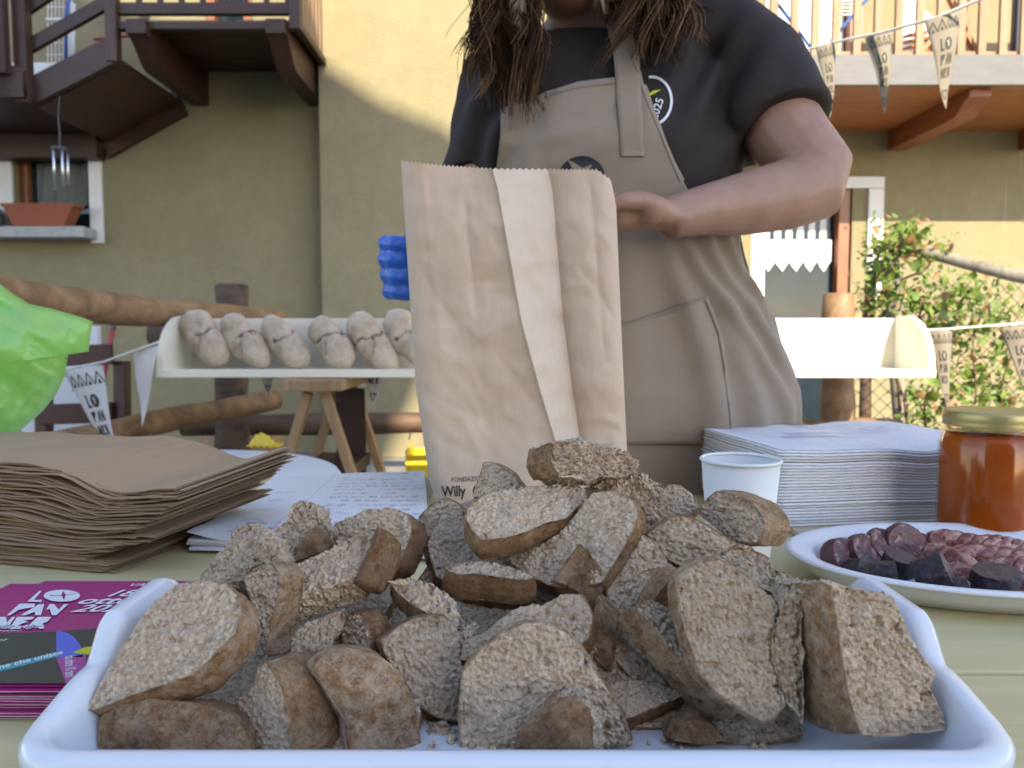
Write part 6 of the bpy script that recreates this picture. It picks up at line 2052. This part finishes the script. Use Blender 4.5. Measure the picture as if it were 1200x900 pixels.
bread('flat lying piece with browned front crust, right of the big rounded slice', [(712, 800), (740, 796), (770, 799), (803, 814), (770, 829), (734, 843), (720, 822)], .430, 8, 58, .030, flour=.1, brown=.7)
bread('long slice on edge showing a pale crust strip, under the large right slice', [(744, 711), (764, 703), (797, 722), (815, 755), (836, 790), (866, 836), (841, 816), (815, 791), (787, 761), (762, 732)], .420, 30, 44, .022, flour=.7, brown=.1)
bread('large light crumb slice leaning forward, right of centre', [(793, 688), (798, 671), (820, 657), (843, 655), (866, 667), (890, 687), (914, 710), (906, 742), (906, 770), (915, 800), (921, 826), (906, 842), (893, 845), (866, 831), (840, 816), (819, 786), (807, 752), (796, 716)], .400, 3, 20, .019, torn=((5, 9),), flour=.8, brown=.1)
bread('narrow torn slice squeezed between the large light slice and the right block', [(903, 757), (909, 727), (920, 698), (950, 690), (940, 712), (940, 745), (942, 795), (944, 822), (941, 848), (921, 818), (908, 785)], .396, -4, 14, .020, torn=((1, 8),), flour=.7, rough=1.6)
bread('thick block with a sanded crust side and wide crumb face at the right end', [(972, 684), (1013, 691), (1044, 700), (1064, 740), (1073, 757), (1097, 786), (1091, 805), (1104, 835), (1109, 857), (1067, 862), (1013, 864), (1006, 850), (995, 813), (987, 772), (980, 722)], .382, 20, 18, .040, torn=((0, 8),), flour=.55, brown=.1, rough=1.3)
# second row
bread('grey edged slice standing right behind the large slanting slice', [(286, 678), (300, 665), (317, 659), (327, 672), (326, 695), (320, 720), (314, 748), (310, 768), (300, 742), (294, 705)], .455, -32, 14, .020, flour=.6, brown=.1)
bread('rough torn lump at the upper left of the heap beside the papers', [(237, 676), (250, 658), (262, 643), (271, 622), (287, 612), (304, 612), (317, 625), (330, 645), (336, 672), (312, 660), (296, 664), (284, 680), (262, 684)], .505, -16, 44, .030, torn=((0, 12),), rough=1.6)
bread('pointed torn piece standing against the white papers', [(320, 624), (338, 606), (342, 592), (357, 586), (370, 595), (379, 612), (391, 622), (392, 640), (366, 650), (341, 660), (328, 650)], .545, -8, 30, .022, torn=((0, 10),), rough=1.6)
bread('small triangle of brown crust folded out of the pointed torn piece', [(341, 659), (354, 640), (370, 619), (381, 627), (390, 638), (386, 644), (362, 652)], .532, 18, 20, .007, 1, brown=.5)
bread('long slab with flat crumb top and dark crust end, left of centre', [(334, 669), (350, 659), (380, 648), (410, 632), (431, 620), (446, 620), (440, 640), (426, 664), (418, 677), (390, 686), (362, 694), (340, 700), (335, 684)], .485, -14, 52, .024, torn=((8, 12), (0, 3)), brown=.8, rough=1.3)
bread('dark crust end cap of the long slab with flat crumb top', [(444, 620), (458, 626), (469, 638), (467, 660), (458, 678), (448, 692), (434, 688), (421, 678), (428, 662), (438, 640)], .478, 24, 24, .012, 1, brown=.9, flour=.1)
bread('rounded slice with dark crust edge behind the long slab', [(392, 615), (406, 608), (432, 598), (460, 596), (478, 602), (484, 618), (478, 640), (466, 662), (440, 674), (410, 662), (394, 640)], .540, -30, 32, .022, torn=((0, 2),), brown=.8)
bread('folded slice with a thin dark crust seam left of the paper bag lettering', [(490, 606), (504, 592), (520, 583), (536, 589), (546, 600), (545, 612), (532, 626), (512, 642), (500, 657), (494, 640)], .560, -24, 32, .016, torn=((5, 9),))
bread('crumbly lower flap of the folded slice, facing right', [(546, 610), (558, 616), (557, 640), (541, 660), (521, 675), (500, 685), (489, 680), (508, 654), (530, 630)], .545, 16, 32, .018, torn=((0, 4),), brown=.6, rough=1.5)
bread('small wedge with crust top standing before the bag lettering', [(553, 586), (557, 570), (563, 553), (566, 541), (582, 543), (598, 552), (611, 570), (590, 578), (570, 584)], .595, -22, 26, .020, torn=((7, 9),))
bread('topmost torn slab crowning the heap before the bag', [(650, 519), (670, 517), (705, 524), (737, 532), (750, 545), (744, 554), (705, 561), (690, 567), (675, 563), (655, 557), (646, 540)], .540, 34, 16, .032, torn=((0, 8),), rough=2.0, brown=.1)
bread('ragged crumb lump under the topmost torn slab, at its right', [(694, 574), (720, 557), (748, 549), (760, 563), (777, 570), (780, 588), (768, 608), (757, 625), (747, 618), (746, 598), (728, 580)], .560, 8, 22, .040, torn=((0, 10),), rough=2.0)
bread('oval slice lying on top with its crumb up and browned front crust', [(546, 597), (566, 580), (605, 572), (655, 567), (680, 567), (688, 578), (678, 592), (665, 607), (641, 612), (620, 622), (592, 630), (565, 632), (553, 621), (546, 607)], .515, 8, 62, .018, torn=((3, 5),), flour=.1, brown=.5)
bread('broad slice sloping under the oval one, golden crust along its right edge', [(592, 654), (620, 645), (655, 625), (680, 597), (694, 578), (720, 574), (742, 586), (749, 600), (744, 618), (731, 642), (717, 664), (705, 682), (670, 691), (640, 685), (612, 670)], .500, -32, 40, .019, flour=.15, brown=.45)
bread('jagged shard of brown crust sticking up in the middle of the heap', [(680, 637), (692, 650), (707, 674), (706, 695), (700, 723), (690, 710), (676, 692), (652, 681), (665, 660)], .478, 6, 22, .009, 1, brown=.65, flour=.2)
bread('short thick strip with crumb top and brown front crust, centre of heap', [(521, 666), (550, 657), (580, 659), (605, 666), (626, 676), (618, 680), (597, 678), (567, 673), (535, 673)], .478, 4, 70, .020, brown=.55, flour=.1)
bread('small bent piece with a frayed bright edge above the centre left slice', [(458, 682), (480, 678), (500, 685), (522, 696), (527, 708), (530, 728), (508, 722), (486, 711), (468, 696)], .465, 8, 50, .020, torn=((0, 5),), brown=.8, rough=1.7)
bread('upright slice with curved lower crust, left of the big rounded slice', [(444, 750), (463, 736), (484, 725), (518, 719), (532, 730), (535, 754), (537, 772), (541, 786), (540, 820), (537, 846), (512, 841), (488, 825), (474, 798), (454, 772)], .440, 8, 28, .016, torn=((4, 8),), brown=.4)
bread('dark half slice deep in the gap behind the scored loaf end', [(398, 752), (404, 728), (412, 717), (424, 719), (432, 736), (435, 752), (434, 768), (414, 766)], .465, -46, 6, .016, brown=.3, flour=.1)
bread('shadowed crumb piece below the long slab, left of the dark half slice', [(338, 748), (360, 730), (400, 713), (403, 730), (386, 760), (362, 777), (340, 770)], .470, 6, 36, .024, torn=((0, 6),))
bread('small crumb face peeping out behind the big rounded slice', [(543, 772), (546, 750), (572, 740), (600, 718), (633, 710), (660, 697), (682, 697), (696, 722), (690, 747), (672, 764), (630, 770), (580, 782)], .450, -14, 48, .024, torn=((0, 3),), brown=.3)
bread('tiny torn crumb fragment left of the big rounded slice', [(535, 744), (546, 735), (557, 732), (556, 746), (552, 757), (541, 761)], .455, 0, 40, .012, torn=((0, 5),), rough=1.6)
bread('greyish slice edge showing below the golden edged broad slice', [(700, 700), (714, 716), (722, 730), (718, 756), (712, 785), (696, 770), (690, 744)], .452, -24, 16, .018, 1, brown=.1, flour=.5)
bread('crumb lump between the grey slice edge and the long crust strip', [(704, 702), (714, 717), (735, 734), (752, 760), (779, 800), (765, 808), (736, 790), (715, 766), (704, 738)], .455, -16, 36, .022, torn=((0, 8),), rough=1.3)
bread('dark crumb slice tilted in the shadow right of the golden edged slice', [(752, 626), (766, 637), (778, 650), (793, 668), (792, 677), (764, 703), (736, 726), (714, 708), (710, 692), (726, 672), (744, 642)], .490, 18, 22, .020, brown=.2)
bread('small triangular crust piece peeping from behind the large light slice', [(760, 716), (775, 690), (793, 674), (797, 696), (795, 718), (768, 724)], .458, 26, -6, .014, 1, brown=.3)
bread('piece with pale crust top behind the large light slice', [(822, 655), (836, 646), (865, 640), (882, 643), (902, 653), (904, 666), (922, 672), (936, 690), (914, 696), (886, 684), (858, 668)], .455, 8, 46, .022, torn=((5, 10),), flour=.8, brown=.1, rough=1.5)
bread('round loaf heel with smooth golden crust beside the paper cup', [(816, 600), (827, 585), (840, 575), (862, 580), (882, 590), (894, 606), (897, 620), (888, 637), (862, 636), (838, 618)], .510, -50, 10, .032, flour=.5, brown=.1)
bread('dark crumb slice with a pointed left end in front of the round heel', [(758, 626), (784, 608), (807, 604), (830, 617), (866, 637), (842, 648), (826, 656), (805, 666), (786, 658), (770, 642)], .500, -8, 18, .020, flour=.3)
bread('pale half slice at the back between the torn lump and the cup', [(770, 600), (777, 576), (784, 567), (800, 569), (813, 580), (818, 596), (806, 606), (786, 612), (764, 622)], .565, -6, 30, .020, flour=.4)
bread('low torn piece in the shade under the foot of the large light slice', [(838, 858), (850, 846), (872, 838), (905, 841), (938, 846), (946, 858), (944, 868), (900, 870), (850, 869)], .408, 0, 10, .022, torn=((0, 8),), rough=1.4)
bread('low brown crust end under the long pale crust strip, near the tray front', [(790, 868), (798, 850), (815, 842), (836, 850), (848, 868), (820, 872)], .402, 10, 14, .020, 1, brown=.4)
bread('crumb scrap low between the upright slice and the big rounded slice', [(496, 868), (504, 854), (520, 850), (536, 858), (540, 872), (515, 875)], .418, 0, 16, .020, torn=((0, 5),), rough=1.4)
# pieces at the bottom of the heap, seen only through the gaps
def buried(label, x, y, z, rx, ry, yaw, el, t):
    pts = []
    ya, e = R(yaw), R(el)
    n = Vector((math.sin(ya) * math.cos(e), -math.cos(ya) * math.cos(e), math.sin(e)))
    a = Vector((0, 0, 1)).cross(n).normalized(); b_ = n.cross(a)
    for k in range(12):
        an = 2 * math.pi * k / 12
        c, s_ = math.cos(an), math.sin(an)
        p = Vector((x, y, z)) + a * (rx * math.copysign(abs(c) ** .8, c)) + b_ * (ry * math.copysign(abs(s_) ** .8, s_)) - CAM
        f_ = p.dot(_fw)
        pts.append((600 + F * p.x / f_, 450 - F * p.dot(_up) / f_))
    return bread(label, pts, y, yaw, el, t, flour=.2, brown=.4)
for args in [
    ('buried slice at the bottom of the heap, left of the large slanting slice\'s foot', -.155, .47, .775, .050, .042, 10, 72, .022),
    ('buried slice lying flat under the long slab', -.075, .475, .778, .055, .045, -20, 68, .024),
    ('buried slice under the upright slice left of centre', -.095, .425, .774, .045, .036, 15, 60, .020),
    ('buried slice in the dark hollow below the short thick strip', -.005, .490, .782, .058, .048, 5, 60, .026),
    ('buried slice behind the foot of the big rounded slice', .020, .445, .774, .055, .040, -8, 64, .024),
    ('buried slice under the long pale crust strip', .095, .46, .776, .055, .042, 12, 62, .024),
    ('buried slice behind the large light slice, low on the right', .150, .47, .792, .050, .042, -10, 62, .024),
    ('buried slice under the oval slice near the back of the heap', .010, .540, .830, .070, .045, 0, 50, .030),
    ('buried slice below the rough torn lump at the back left', -.130, .530, .805, .055, .045, -12, 56, .028),
    ('buried slice below the round heel at the back right', .120, .525, .815, .060, .045, 8, 54, .030),
    ('buried slice low in the gap right of the heap\'s golden edged slice', .060, .490, .784, .050, .045, 14, 56, .026),
    ('buried slice standing in the shade below the large light slice', .128, .440, .777, .040, .020, 0, 12, .016),
    ('buried slice in the shade under the long pale crust strip, low', .070, .452, .775, .040, .020, 8, 10, .016),
    ('buried slice in the shade between the scored loaf end and the big slice', -.045, .450, .776, .035, .022, 0, 10, .016),
]: buried(*args)
